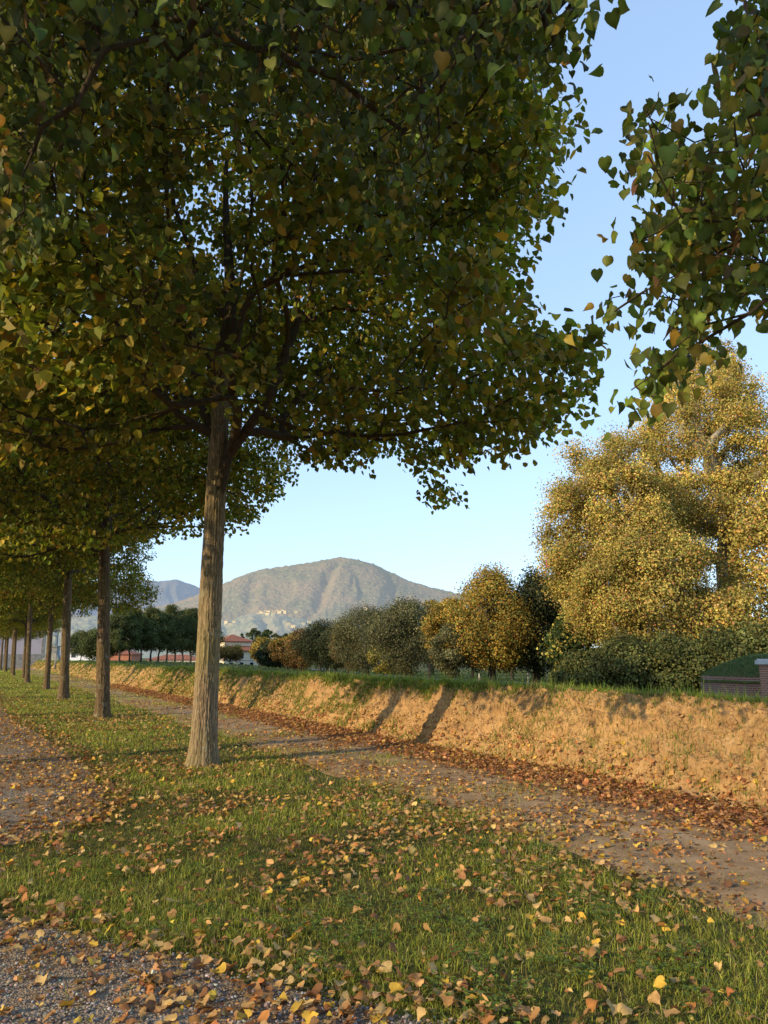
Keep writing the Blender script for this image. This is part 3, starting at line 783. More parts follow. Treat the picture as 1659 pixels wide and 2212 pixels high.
for k_, nm_ in enumerate(names):
    o = copy_tree(T3 if k_ % 2 else T2)
    o.location = [float(c) for c in ST(s1 + (k_ + 3) * SPC + .25 * math.sin(k_ * 2.1), t1 + .15 * math.cos(k_ * 3.3))]
    o.rotation_euler.z = 1.3 + k_ * 2.1; q = .96 + .06 * math.sin(k_ * 1.7); o.scale = (q * .82, q * .82, q)
    o.rotation_euler = (Matrix.Rotation(-.045 + .018 * math.cos(k_ * 2.7), 3, 'Y') @ Matrix.Rotation(.018 * math.sin(k_ * 4.1), 3, 'X') @ Matrix.Rotation(1.3 + k_ * 2.1, 3, 'Z')).to_euler()
    o['label'] = f'{nm_} linden of the receding row, counted from the nearest trunk'

# lindens of the parallel row across the promenade (they throw the shadows on the lawn)
TL = linden('linden_tree', ST(11.15, -8.5), 'linden of the parallel row across the promenade casting its shadow over the lawn', 'lindens across the promenade', 404, npts=440, per=30, sides=40, rings=50, zlo=7.8, zhi=15.6, rad=5.3, trunkr=.2, leaf=(.13, .18), sig=.3, trunk_h=7.8)
for k_ in (-2, -1, 1, 2, 3, 4, 5, 6):
    o = copy_tree(TL); o.location = [float(c) for c in ST(11.15 + SPC * k_ - (1.7 if k_ == -1 else 0), -8.5)]; o.rotation_euler.z = k_ * 1.9

# the linden beside the camera whose boughs hang into the view
r = np.random.default_rng(505)
L0 = ST(s1 - SPC, t1)
A0 = [(-200, -200), (1275, -200), (1268, 20), (1240, 90), (1215, 140), (1170, 130), (1100, 90), (1010, 120), (960, 330), (880, 480), (800, 440), (760, 300), (680, 250), (600, 210), (480, 190), (430, 240), (340, 180), (240, 130), (180, 200), (190, 330), (120, 470), (60, 520), (-200, 540)]
B0 = [(1740, -150), (1640, -100), (1625, 10), (1590, 60), (1580, 150), (1560, 240), (1500, 300), (1455, 300), (1435, 210), (1405, 210), (1395, 250), (1415, 310), (1345, 345), (1345, 370), (1420, 385), (1440, 440), (1390, 490), (1345, 500), (1350, 520), (1440, 545), (1430, 590), (1330, 640), (1285, 655), (1290, 690), (1380, 690), (1420, 730), (1420, 790), (1350, 855), (1390, 870), (1450, 790), (1500, 770), (1530, 700), (1560, 640), (1740, 610)]
def sample_poly(poly, n, dmin, dmax):
    out = []
    while len(out) < n:
        px = r.uniform(-150, 1720, 4000); py = r.uniform(-200, 1000, 4000); kk = inpoly(px, py, poly)
        dr_ = ray(px[kk], py[kk]); dist = r.uniform(dmin, dmax, kk.sum()); out += list(nrm(dr_) * dist[:, None] + [0, 0, CAM_H])
    return np.array(out[:n])
pA = sample_poly(A0, 760, 3.5, 6.6); pB = sample_poly(B0, 270, 2.9, 4.6)
pA = pA[np.hypot(pA[:, 0] - L0[0], pA[:, 1] - L0[1]) < 6.6]
cand = r.uniform([-6, -6, 3.3], [6, 6, 11.5], (9000, 3))
rho, ins = linden_env(cand, 3.5, 11.5, 5.7, 9); cand = cand[ins & (r.random(len(cand)) < .2 + .8 * np.clip(rho, 0, 1))] + L0
px, py, dep = project(cand); out_ = (dep < .6) | (px < -60) | (px > 1720) | (py < -120)
sunv = -np.array(LDIR); rel = cand - np.array([1.35, 2.75, 3.6]); al = (rel * sunv).sum(1); dperp = np.linalg.norm(rel - al[:, None] * sunv, axis=1)
out_ &= ~((dperp < 1.5) & (al > -.2))                                # a gap in the crown towards the sun
out_ &= ~((px < -60) & (dep > 0) & (cand[:, 2] < 6)) & ~((py < -120) & (dep > 0) & (cand[:, 2] < 5.2))
pC = cand[out_][:650]
root = empty('linden_tree', L0, 'overhanging linden beside the camera whose large leaves hang in at the top and right', 'tree', 'lindens in the avenue row')
V, Q, sh = trunk_geo(4.4, .21, .18, sides=80, rings=100, seed=55); link('trunk', make_mesh('trunk', V, [Q], M_BARK, {'col': sh}, True), root)
seedP = [(0, 0, z_) for z_ in np.linspace(0, 4.4, 8)] + [(.1, .05, z_) for z_ in np.linspace(4.9, 8, 6)]
seedPar = [-1] + list(range(13))
def bough(seeds, par_, pts_, zmin, alpha, fixed, step=.25):
    P_, pr_, ct_, tp_, dr_ = grow(seeds, par_, pts_, zmin=zmin, r=r, step=step, alpha=alpha)
    Rd_ = radii(ct_, .0028, .0019, .5, .06); Rd_[:len(fixed)] = fixed
    return P_, pr_, Rd_, tp_, dr_
TR = np.concatenate([np.full(8, .18), np.linspace(.15, .05, 6)])
gB = bough(seedP, seedPar, pB - L0, 2.6, .35, TR)
gC = bough(seedP, seedPar, pC - L0, 5.2, .35, TR)
sA = D2([(1.9, 2.4, 5.2), (1.5, 2.3, 5.9), (.8, 2.2, 6.3), (0, 2.3, 6.6), (-1, 2.6, 6.8), (-2, 2.9, 6.9)]) - L0      # boughs over the camera
gA = bough([tuple(q) for q in sA], [-1, 0, 1, 2, 3, 4], pA - L0, 0, .2, np.linspace(.08, .035, 6))
VV, QQ, PP, off = [], [], [], 0
for g_, sk in ((gB, 8), (gC, 14), (gA, 0)):
    V, Q = tubes(g_[0], g_[1], g_[2], g_[4], 7, skip=sk); VV.append(V); QQ.append(Q + off); off += len(V); PP.append(g_[0][g_[3]])
V = np.concatenate(VV); Q = np.concatenate(QQ); P = np.concatenate(PP); tips = np.arange(len(P))
link('branches', make_mesh('branches', V, [Q], M_BRANCH, {'col': np.ones((len(V), 3))}, True), root)
tp = P[tips] + L0; px, py, dep = project(tp); outf = (dep < .6) | (px < -60) | (px > 1720) | (py < -120)
NEARC = [((.095, .14, .022), 5), ((.135, .185, .03), 5), ((.20, .22, .038), 2.5), ((.26, .20, .035), 1), ((.40, .27, .04), .5), ((.16, .10, .03), .25)]
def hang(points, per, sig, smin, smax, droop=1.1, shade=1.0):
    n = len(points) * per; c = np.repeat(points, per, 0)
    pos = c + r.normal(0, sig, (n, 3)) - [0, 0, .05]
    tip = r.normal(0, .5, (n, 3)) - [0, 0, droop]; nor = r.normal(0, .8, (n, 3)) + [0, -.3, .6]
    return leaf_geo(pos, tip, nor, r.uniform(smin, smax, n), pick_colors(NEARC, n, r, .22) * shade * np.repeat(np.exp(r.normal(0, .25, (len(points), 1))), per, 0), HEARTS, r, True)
isA = np.arange(len(tips)) >= len(tips) - len(PP[2])
parts_ = [hang(P[tips][~outf & ~isA], 8, .075, .036, .064), hang(P[tips][~outf & isA], 9, .085, .036, .066, shade=.70), hang(P[tips][outf], 20, .20, .050, .080)]  # top boughs get darker leaves, their shade is put into the leaf colour
nb = 170; bt = P[tips][~outf][r.integers(0, (~outf).sum(), nb)]
parts_.append(leaf_geo(bt + r.normal(0, .08, (nb, 3)), r.normal(0, .3, (nb, 3)) - [0, 0, 1], r.normal(0, 1, (nb, 3)), r.uniform(.08, .12, nb), pick_colors([((.28, .20, .08), 1), ((.20, .11, .045), 1)], nb, r, .2), BRACT, r))
off = 0; VV, FF, CC = [], [], []
for V, Fp, C in parts_:
    VV.append(V); CC.append(C); FF += [f + off for f in Fp]; off += len(V)
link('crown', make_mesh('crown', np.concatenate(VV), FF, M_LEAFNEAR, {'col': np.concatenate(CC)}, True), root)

# ------------------------------------------------------------------ trees beyond the bank
def far_tree(name, label, px, Y, ytop, wpx, pal, cat='tree', group=None, base_z=None, crown_lo=.16, n=6000, leaf=.3, blobs=70, shape='ovoid', seed=0, dens=1.0, trunk=.035, bark=None, blobr=.15, toppal=None, limbs=5, widen=1.32, feather=.24):
    r = np.random.default_rng(seed + 9000)
    if Y > 90: leaf *= .74; n = int(n * 1.7)
    b = at(px, 1420, Y=Y); zb = float(gzxy(b[0], b[1])) if base_z is None else base_z
    top = at(px, ytop, Y=Y)[2]; H = top - zb; W = wpx / F * Y / cp * widen
    root = empty(name, (b[0], b[1], zb - .05), label, cat, group)
    zlo = H * crown_lo
    d = nrm(r.normal(0, 1, (blobs, 3))); rad = r.uniform(.35, .9, blobs) ** .6
    c = d * rad[:, None]; hh = (c[:, 2] + 1) / 2
    if shape == 'ovoid': wf = np.interp(hh, [0, .15, .45, .8, 1], [.75, 1, 1.05, .85, .55])
    elif shape == 'column': wf = np.interp(hh, [0, .2, .6, 1], [1.15, 1.15, 1.05, .75]); c[:, :2] *= 1.15
    elif shape == 'cone': wf = np.interp(hh, [0, .1, 1], [1.3, 1.25, .1])
    else: wf = np.interp(hh, [0, .25, .6, 1], [.95, 1.15, 1.0, .75])
    br = blobr * W * r.uniform(.7, 1.35, blobs)
    C0 = np.stack([c[:, 0] * wf * (W / 2 - blobr * W * .35), c[:, 1] * wf * (W / 2 - blobr * W * .35), zlo + (H - zlo) * (.08 + .88 * hh)], 1)
    if shape == 'cone': br *= np.interp(hh, [0, 1], [1, .5])
    per = np.maximum(1, (n * br ** 2 / (br ** 2).sum()).astype(int))
    idx = np.repeat(np.arange(blobs), per); m = len(idx)
    dd = nrm(r.normal(0, 1, (m, 3)) + nrm(C0[idx] - [0, 0, zlo + (H - zlo) * .35]) * .55)
    pos = C0[idx] + dd * (br[idx] * np.abs(r.normal(.85, feather, m)))[:, None] * [1, 1, .8]
    nor = dd + r.normal(0, .45, (m, 3)); tip = r.normal(0, 1, (m, 3)) - [0, 0, .6]
    tip -= nrm(nor) * (tip * nrm(nor)).sum(1, keepdims=True)
    colr = pick_colors(pal, m, r, .2) * np.exp(r.normal(0, .24, blobs))[idx][:, None]
    if toppal is not None:
        f = sm(pos[:, 2] / H + r.normal(0, .12, m), .55, .95)[:, None]; colr = colr * (1 - f) + pick_colors(toppal, m, r, .2) * f
    V, Fq, Cc = leaf_geo(pos, tip, nor, r.uniform(.7, 1.25, m) * leaf, colr, SIMPLE, r)
    link('crown', make_mesh('crown', V, Fq, M_FAR, {'col': Cc}), root)
    tr = max(.08, trunk * H * .55)
    sp = [(0, 0, z_) for z_ in np.linspace(0, max(zlo, H * .1) + .2, 4)] + [(.02 * H * math.sin(i_ + seed), .02 * H * math.cos(i_ * 1.3 + seed), z_) for i_, z_ in enumerate(np.linspace(max(zlo, H * .1) + H * .1, H * .86, 6))]
    big_ = C0[np.argsort(-br)][:min(blobs, limbs * 4)]
    P, par, cnt, tips, dirs = grow(sp, [-1] + list(range(9)), big_, zmin=max(zlo, H * .1) * .9, r=r, step=H * .07, alpha=.3)
    Rd = np.clip(.004 * H * np.maximum(cnt, 1) ** .5, .02, tr); Rd[:4] = np.linspace(tr * 1.25, tr, 4); Rd[4:10] = np.maximum(Rd[4:10], np.linspace(tr * .9, tr * .15, 6))
    V, Q = tubes(P, par, Rd, dirs, 7)
    link('trunk', make_mesh('trunk', V, [Q], bark or M_FARBARK, smooth=True), root)
    return root

ORANGE = [((.40, .25, .05), 4), ((.31, .235, .055), 4), ((.19, .195, .05), 5), ((.38, .16, .04), 1)]
HOLM = [((.135, .135, .065), 4), ((.10, .105, .052), 4), ((.18, .165, .08), 1.5)]
DARK = [((.042, .056, .028), 4), ((.058, .068, .032), 3), ((.085, .08, .035), 1)]
RUST = [((.19, .115, .045), 4), ((.25, .14, .045), 2), ((.11, .10, .04), 3)]
PLANE = [((.49, .365, .095), 4), ((.39, .34, .085), 4), ((.51, .325, .11), 2.5), ((.25, .26, .07), 3), ((.48, .22, .11), .4)]
GREEN = [((.045, .075, .025), 4), ((.06, .085, .03), 3), ((.035, .055, .02), 3)]

G1 = 'trees in the line beyond the bank'
far_tree('orange_tree', 'big round orange and gold tree with forked dark trunk beyond the bank', 1062, 67, 1226, 150, ORANGE, group=G1, n=34000, leaf=.155, blobs=130, seed=1, crown_lo=.03, trunk=.06)
far_tree('orange_tree', 'narrow orange tree half hidden behind the grey olive one', 968, 72, 1276, 84, ORANGE, group=G1, n=17000, leaf=.165, blobs=80, seed=2)
far_tree('evergreen_tree', 'small grey olive evergreen in front of two orange trees', 973, 66, 1336, 62, HOLM, group=G1, n=13000, leaf=.145, blobs=50, seed=3, crown_lo=.08)
far_tree('dark_tree', 'tall dark tree right behind the big orange one', 1158, 68, 1226, 125, DARK, group=G1, n=17000, leaf=.18, blobs=90, seed=4, crown_lo=.03, trunk=.05)
far_tree('dark_tree', 'dark green tree tucked against the golden plane trees', 1215, 70, 1238, 105, DARK, group=G1, n=16000, leaf=.18, blobs=80, seed=5, crown_lo=.12)
far_tree('evergreen_tree', 'broad grey green holm oak left of the orange trees', 888, 84, 1300, 140, HOLM, group=G1, n=26000, leaf=.17, blobs=110, seed=6, crown_lo=.04)
far_tree('rusty_tree', 'orange topped tree peeping over between the holm oak and the orange tree', 928, 100, 1288, 64, ORANGE, group=G1, n=4000, leaf=.3, blobs=40, seed=7)
far_tree('evergreen_tree', 'upright grey green holm oak in the middle of the line', 795, 100, 1306, 118, HOLM, group=G1, n=22000, leaf=.19, blobs=90, seed=8, crown_lo=.04)
far_tree('yellow_tree', 'small yellowing tree between the two holm oaks', 828, 92, 1380, 46, ORANGE[1:3], group=G1, n=3500, leaf=.24, blobs=30, seed=9, crown_lo=.04)
far_tree('rusty_tree', 'rust brown narrow tree left of the upright holm oak', 752, 118, 1334, 52, RUST, group=G1, n=4500, leaf=.3, blobs=40, seed=10, crown_lo=.04, toppal=ORANGE)
far_tree('evergreen_tree', 'dark green narrow conifer beside the rust brown tree', 726, 122, 1342, 58, DARK, group=G1, n=5000, leaf=.3, blobs=50, seed=11, crown_lo=.03)
far_tree('evergreen_tree', 'dark broad conifer with a ragged top in the line', 692, 128, 1335, 74, DARK, group=G1, n=6500, leaf=.3, blobs=60, seed=12, crown_lo=.03)
far_tree('rusty_tree', 'reddish brown tree left of the dark broad conifer', 655, 140, 1357, 62, RUST, group=G1, n=5000, leaf=.32, blobs=45, seed=13, crown_lo=.04)
far_tree('rusty_tree', 'brown tree with an orange top beside the dark bushy one', 620, 146, 1366, 58, RUST, group=G1, n=5000, leaf=.32, blobs=45, seed=14, crown_lo=.04, toppal=ORANGE)
far_tree('evergreen_tree', 'dark blue green bushy tree right of the villa wall', 586, 150, 1386, 62, DARK, group=G1, widen=1.0, n=6000, leaf=.34, blobs=55, seed=15, crown_lo=.03)
far_tree('rusty_tree', 'round see through tree with brown leaves in front of the villa', 497, 150, 1393, 44, RUST, group='trees around the villa', n=2200, leaf=.32, blobs=40, seed=16, crown_lo=.3, toppal=ORANGE)
far_tree('orange_tree', 'small orange topped tree touching the villa roof', 565, 170, 1373, 40, ORANGE, group='trees around the villa', n=3000, leaf=.36, blobs=30, seed=17)
far_tree('conifer', 'small pointed conifer behind the villa roof', 521, 260, 1364, 24, DARK, group='trees around the villa', n=2200, leaf=.45, blobs=30, seed=18, shape='cone', crown_lo=.05)
far_tree('conifer', 'dark cedar at the left end of the villa roof', 482, 240, 1380, 24, DARK, group='trees around the villa', n=2000, leaf=.45, blobs=26, seed=19)
for i_, (x_, y_, w_) in enumerate(((546, 1352, 26), (563, 1354, 26), (577, 1353, 20), (600, 1360, 24), (615, 1366, 22))):
    far_tree('poplar_tree', ['first', 'second', 'third', 'fourth', 'fifth'][i_] + ' poplar from the left in the distant clump behind the villa', x_, 330 + i_ * 6, y_, w_, GREEN[:2] + [((.12, .13, .045), 3)], group='poplars behind the villa', n=2600, leaf=.6, blobs=36, seed=20 + i_, shape='column', crown_lo=.08)

# golden plane trees
G2 = 'golden plane trees at the right'
far_tree('plane_tree', 'golden plane tree at the left of the great clump with a broad domed crown', 1350, 54, 895, 330, PLANE, group=G2, n=120000, leaf=.132, blobs=180, seed=31, shape='plane', feather=.45, widen=1.0, crown_lo=.08, bark=M_PLANEBARK, blobr=.085, limbs=22)
far_tree('plane_tree', 'tallest plane tree with a pale bare trunk and spire above the clump', 1575, 58, 745, 340, PLANE, group=G2, n=115000, leaf=.132, blobs=185, seed=32, shape='plane', feather=.45, widen=1.1, crown_lo=.26, bark=M_PLANEBARK, blobr=.08, limbs=26, trunk=.028)
far_tree('plane_tree', 'slender upright plane tree top rising above the others', 1598, 60, 668, 95, PLANE, group=G2, n=12000, leaf=.16, blobs=46, seed=36, shape='column', crown_lo=.45, bark=M_PLANEBARK, blobr=.2)
far_tree('plane_tree', 'lower golden plane tree in the middle of the clump', 1400, 50, 1090, 280, PLANE, group=G2, n=80000, leaf=.128, blobs=150, seed=33, shape='plane', feather=.45, widen=1.05, crown_lo=.03, bark=M_PLANEBARK, blobr=.10)
far_tree('plane_tree', 'plane tree leaving the frame at the right of the clump', 1750, 52, 1000, 320, PLANE, group=G2, n=40000, leaf=.17, blobs=110, seed=34, shape='plane', widen=1.05, crown_lo=.04, bark=M_PLANEBARK)
far_tree('plane_tree', 'low green plane sapling at the left foot of the clump', 1262, 56, 1310, 110, GREEN + PLANE[1:2], group=G2, n=9000, leaf=.22, blobs=60, seed=35, crown_lo=.03)
far_tree('plane_tree', 'low golden plane tree before the pale bare trunk', 1575, 48, 1262, 190, PLANE, group=G2, n=26000, leaf=.15, blobs=110, seed=37, shape='plane', feather=.45, widen=1.05, crown_lo=.03, bark=M_PLANEBARK, blobr=.12)
for i_, (x_, y_, D_, w_, l_) in enumerate(((1020, 1318, 104, 90, 'dark bush filling the gap behind the orange trees'), (1105, 1300, 100, 90, 'dark bush behind the forked trunk'), (1190, 1300, 98, 100, 'dark bush behind the dark green tree'), (935, 1345, 128, 80, 'dark bush right of the broad holm oak'), (850, 1345, 140, 80, 'dark bush between the two holm oaks'), (770, 1365, 165, 70, 'dark bush behind the rust brown tree'), (708, 1372, 175, 60, 'dark bush behind the two dark conifers'), (640, 1385, 190, 60, 'dark bush behind the reddish brown trees'), (606, 1396, 190, 44, 'dark bush behind the dark bushy tree'))):
    far_tree('shrub', l_, x_, D_, y_, w_, DARK, 'shrub', 'dark bushes behind the tree line', n=6000, leaf=.3, blobs=40, seed=90 + i_, crown_lo=.0, blobr=.2)
UND = [((.11, .125, .042), 3), ((.16, .155, .052), 2), ((.08, .10, .034), 3)]
for i_, (x_, y_, w_, D_, l_) in enumerate(((1255, 1415, 120, 48, 'low grey green shrub at the left foot of the plane trees'), (1350, 1385, 160, 46, 'tall leafy shrub under the middle of the plane trees'), (1450, 1370, 160, 45, 'tall olive shrub left of the brick bastion'), (1560, 1360, 170, 44, 'wide shrub rising behind the brick bastion'), (1660, 1350, 170, 43, 'shrub behind the brick pillar at the right edge'))):
    far_tree('shrub', l_, x_, D_, y_, w_, UND, 'shrub', 'shrubs under the plane trees', widen=1.1, n=17000, leaf=.14, blobs=60, seed=40 + i_, crown_lo=.0, blobr=.17)

# grove on the left
GROVE = [((.10, .125, .045), 4), ((.13, .145, .05), 3), ((.08, .10, .04), 3)]
YTOP = [((.13, .13, .04), 1), ((.07, .09, .03), 1)]
gl = ['yellow topped', 'tall dark', 'broad', 'slender', 'rounded', 'bushy', 'thin trunked', 'pale topped', 'straight', 'low crowned', 'leaning', 'dense', 'small', 'young']
gx = [258, 280, 305, 325, 342, 360, 378, 395, 412, 428, 445, 175, 210, 232]
for i_, x_ in enumerate(gx):
    Y_ = 124 + (i_ * 37 % 34); yt = 1300 + (i_ * 53 % 22) if i_ < 11 else 1345 + (i_ * 31 % 18)
    far_tree('grove_tree', f'{gl[i_]} green tree standing in the grove left of the nearest trunk', x_, Y_, yt, 46 + (i_ * 17 % 16), GROVE, group='grove trees beyond the bank', n=6500, leaf=.27, blobs=46, seed=60 + i_, crown_lo=.12, toppal=YTOP if i_ % 2 else None, trunk=.028)

# ------------------------------------------------------------------ buildings and small things
M_CREAM = plain('cream_plaster', (.70, .60, .42), .85, .08, 1.0)
M_LILAC = plain('lilac_plaster', (.52, .47, .52), .85, .1, .6)
M_STONE = plain('grey_stone', (.30, .30, .28), .85, .4, 2.5, bump=.4)
M_DARKGL = plain('dark_glass', (.02, .022, .026), .15, .1, 2, .6)
M_METAL = plain('painted_metal', (.25, .26, .27), .5, .15, 4)
M_WHITE = plain('white_paint', (.75, .76, .78), .5, .06, 3)
M_TERRA = plain('terracotta_wall', (.42, .17, .10), .85, .15, .7)
M_PALEWALL = plain('pale_pink_wall', (.60, .50, .46), .85, .08, .7)
k = N('clay_tiles'); v = k.obj()
wv = k.n('TexWave', i_Vector=v, i_Scale=2.2, i_Distortion=.6, bands_direction='X').outputs['Fac']
M_TILE = k.done(k.bsdf(k.mix(k.noise(v, 2.0, 4), k.ramp(wv, [(.2, (.20, .07, .04)), (.8, (.40, .16, .09))]), (.30, .12, .075)), .85, k.bump(wv, .6, .05), .15))
k = N('old_brick'); v = k.n('TexCoord').outputs['UV']
v = k.obj()
sep = k.n('SeparateXYZ', i_Vector=v); ang = k.n('Math', operation='ARCTAN2', i_0=sep.outputs['Y'], i_1=sep.outputs['X']); mu = k.n('Math', operation='MULTIPLY', i_0=ang.outputs[0], i_1=4.0)
cm = k.n('CombineXYZ', i_X=mu.outputs[0], i_Y=sep.outputs['Z'])
bt_ = k.n('TexBrick', i_Vector=cm.outputs[0], i_Color1=(.28, .11, .07), i_Color2=(.20, .085, .06), i_Mortar=(.36, .31, .26), i_Scale=1.0)
bt_.inputs['Brick Width'].default_value = .26; bt_.inputs['Row Height'].default_value = .075; bt_.inputs['Mortar Size'].default_value = .010
c = k.mix(k.ramp(k.noise(v, 1.3, 5), [(.4, (0, 0, 0)), (.7, (.65, .65, .65))]), bt_.outputs['Color'], (.20, .17, .14))
M_BRICK = k.done(k.bsdf(c, .9, k.bump(bt_.outputs['Fac'], -.5, .01), .15))
k = N('old_brick_flat'); v = k.obj()
sep = k.n('SeparateXYZ', i_Vector=v); ad = k.n('Math', operation='ADD', i_0=sep.outputs['X'], i_1=sep.outputs['Y']); cm = k.n('CombineXYZ', i_X=ad.outputs[0], i_Y=sep.outputs['Z'])
bt_ = k.n('TexBrick', i_Vector=cm.outputs[0], i_Color1=(.40, .15, .09), i_Color2=(.30, .11, .07), i_Mortar=(.46, .38, .30), i_Scale=1.0)
bt_.inputs['Brick Width'].default_value = .26; bt_.inputs['Row Height'].default_value = .075; bt_.inputs['Mortar Size'].default_value = .012
M_BRICK2 = k.done(k.bsdf(bt_.outputs['Color'], .9, k.bump(bt_.outputs['Fac'], -.5, .01), .15))

def hip_roof(mb, w, d, z, h, over=.4, ridge=.5):
    W, D_ = w / 2 + over, d / 2 + over; rx = max(0, W - D_ * ridge * 2) if w >= d else 0; ry = 0 if w >= d else max(0, D_ - W)
    V = [(-W, -D_, z), (W, -D_, z), (W, D_, z), (-W, D_, z), (-rx, -ry, z + h), (rx, ry, z + h), (-W, -D_, z - .18), (W, -D_, z - .18), (W, D_, z - .18), (-W, D_, z - .18)]
    if w >= d: Q = [[0, 1, 5, 4], [2, 3, 4, 5]]; T = [[1, 2, 5], [3, 0, 4]]
    else: Q = [[1, 2, 5, 4], [3, 0, 4, 5]]; T = [[0, 1, 4], [2, 3, 5]]
    Q += [[6, 7, 1, 0], [7, 8, 2, 1], [8, 9, 3, 2], [9, 6, 0, 3], [9, 8, 7, 6]]
    return mb.add(V, Q, T)

def windows(root, pts, w, h, axis, mat=M_DARKGL, frame=M_WHITE):
    for (a, b, z_) in pts:
        fr = MB(); gl_ = MB()
        if axis == 'x': fr.box((a, b, z_), (w + .24, .10, h + .24)); gl_.box((a, b - .07 if b < 0 else b + .07, z_), (w, .10, h))
        else: fr.box((a, b, z_), (.10, w + .24, h + .24)); gl_.box((a - .07 if a < 0 else a + .07, b, z_), (.10, w, h))
        f_ = fr.build('window', frame, root); gl_.build('pane', mat, f_)

# villa with tiled roofs
vb = at(537, 1420, Y=195); zb = float(gzxy(vb[0], vb[1])) - .3
vil = empty('villa', (vb[0] - 4.5, vb[1] + 6, zb), 'cream villa with red tiled hipped roofs behind the brown tree', 'building', rz=R(38))
eave = at(537, 1405, Y=195)[2] - zb
MB().box((0, 0, eave / 2), (13, 12, eave)).build('wall', M_CREAM, vil)
hip_roof(MB(), 13, 12, eave + .02, 2.3, .7, .5).build('roof', M_TILE, vil)
MB().box((-1.2, .6, eave + 1.2), (8.0, 7.4, 2.4)).build('upper_wall', M_CREAM, vil)
up = MB(); hip_roof(up, 8, 7.4, eave + 2.5, 1.9, .6, .5); up.v[0][:, 0] -= 1.2; up.v[0][:, 1] += .6; up.build('upper_roof', M_TILE, vil)
MB().box((0, 0, eave * .48), (13.12, 12.12, .22)).build('string_course', M_STONE, vil)
windows(vil, [(x_, -6.0, z_) for x_ in (-4.4, -1.4, 1.6, 4.6) for z_ in (eave * .25, eave * .73)], 1.0, 1.5, 'x')
windows(vil, [(6.5, y_, z_) for y_ in (-4, 0, 4) for z_ in (eave * .25, eave * .73)], 1.0, 1.5, 'y')
windows(vil, [(-6.5, y_, z_) for y_ in (-4, 0, 4) for z_ in (eave * .25, eave * .73)], 1.0, 1.5, 'y')

# pale building with grilled windows at the far end of the row
pb = at(95, 1442, Y=104); zb = 0.0
ra = R(26); ox, oy = -12.6, 5.1
pal = empty('pale_building', (pb[0] + ox * math.cos(ra) - oy * math.sin(ra), pb[1] + ox * math.sin(ra) + oy * math.cos(ra), zb), 'pale lilac building with stone base and dark grilled windows at the row end', 'building', rz=ra)
MB().box((0, 0, .95), (25.3, 10.3, 1.9)).build('stone_base', M_STONE, pal)
MB().box((0, 0, 4.6), (25, 10, 5.4)).build('wall', M_LILAC, pal)
hip_roof(MB(), 25, 10, 7.34, 2.2, .7).build('roof', M_TILE, pal)
MB().box((12.3, -5.06, 4.6), (.5, .16, 5.4)).build('corner_pilaster', M_STONE, pal)
for x_ in (-10.5, -6.0, -1.5, 5.0):
    w_ = MB().box((x_, -5.02, 4.6), (2.0, .14, 2.6)).build('window', M_DARKGL, pal)
    g_ = MB()
    for q in np.linspace(-.8, .8, 5): g_.box((x_ + q, -5.16, 4.6), (.05, .06, 2.6))
    for q in (-.7, .7): g_.box((x_, -5.17, 4.6 + q), (2.0, .05, .06))
    g_.build('grille', M_METAL, w_)

# low buildings glimpsed under the grove
def low_building(label, x0, x1, ytop, Y, mat, h, name='low_building', win=True):
    a = at(x0, 1420, Y=Y); b = at(x1, 1420, Y=Y); w_ = b[0] - a[0]; zb = float(gzxy(a[0], a[1])) - .3
    rt = empty(name, ((a[0] + b[0]) / 2, Y + 5, zb), label, 'building')
    MB().box((0, 0, h / 2), (w_, 9, h)).build('wall', mat, rt)
    hip_roof(MB(), w_, 9, h + .02, 1.5, .5).build('roof', M_TILE if mat is not M_WHITE else M_METAL, rt)
    if win: windows(rt, [(x_, -4.5, h * .58) for x_ in np.linspace(-w_ / 2 + 2, w_ / 2 - 2, max(2, int(w_ / 4)))], 1.1, 1.4, 'x')
    return rt
low_building('long terracotta red building glimpsed between the grove trunks', 228, 282, 1408, 215, M_TERRA, 2.3, win=False)
low_building('pale pink building glimpsed right of the terracotta one under the grove', 318, 425, 1408, 235, M_PALEWALL, 2.3, win=False)
low_building('white low building between the second and third trunks', 140, 205, 1405, 190, M_WHITE, 3.2)

# monument
mp = at(116, 1425, Y=95); zb = float(gzxy(mp[0], mp[1]))
mo = empty('monument', (mp[0], mp[1], zb - .05), 'pale stone statue on a stepped pedestal beside the lilac building', 'monument')
MB().box((0, 0, .25), (2.0, 2.0, .5)).box((0, 0, .65), (1.5, 1.5, .34)).box((0, 0, 1.35), (1.0, 1.0, 1.1), taper=.92).box((0, 0, 1.96), (1.15, 1.15, .14)).build('pedestal', M_STONE, mo)
MB().lathe((0, 0, 2.0), [(.34, 0), (.36, .25), (.30, .7), (.24, 1.0), (.27, 1.25), (.30, 1.45), (.20, 1.58), (.09, 1.64), (.085, 1.70), (.12, 1.78), (.13, 1.88), (.10, 1.98), (.03, 2.04)], 18, 1.05, .8).build('statue', plain('weathered_marble', (.55, .60, .55), .7, .2, 3), mo, True)

lp = at(121, 1420, Y=72)
la = empty('street_lamp', (lp[0], lp[1], .3), 'street lamp with a flat white dome left of the grove', 'street lamp')
lh = at(121, 1356, Y=72)[2] - .3
MB().lathe((0, 0, 0), [(.11, 0), (.09, .8), (.06, 1.0), (.045, lh)], 10).build('pole', M_METAL, la, True)
MB().lathe((0, 0, lh), [(.10, 0), (.42, .03), (.40, .10), (.22, .20), (.05, .26)], 20).build('lamp_shade', M_WHITE, la, True)

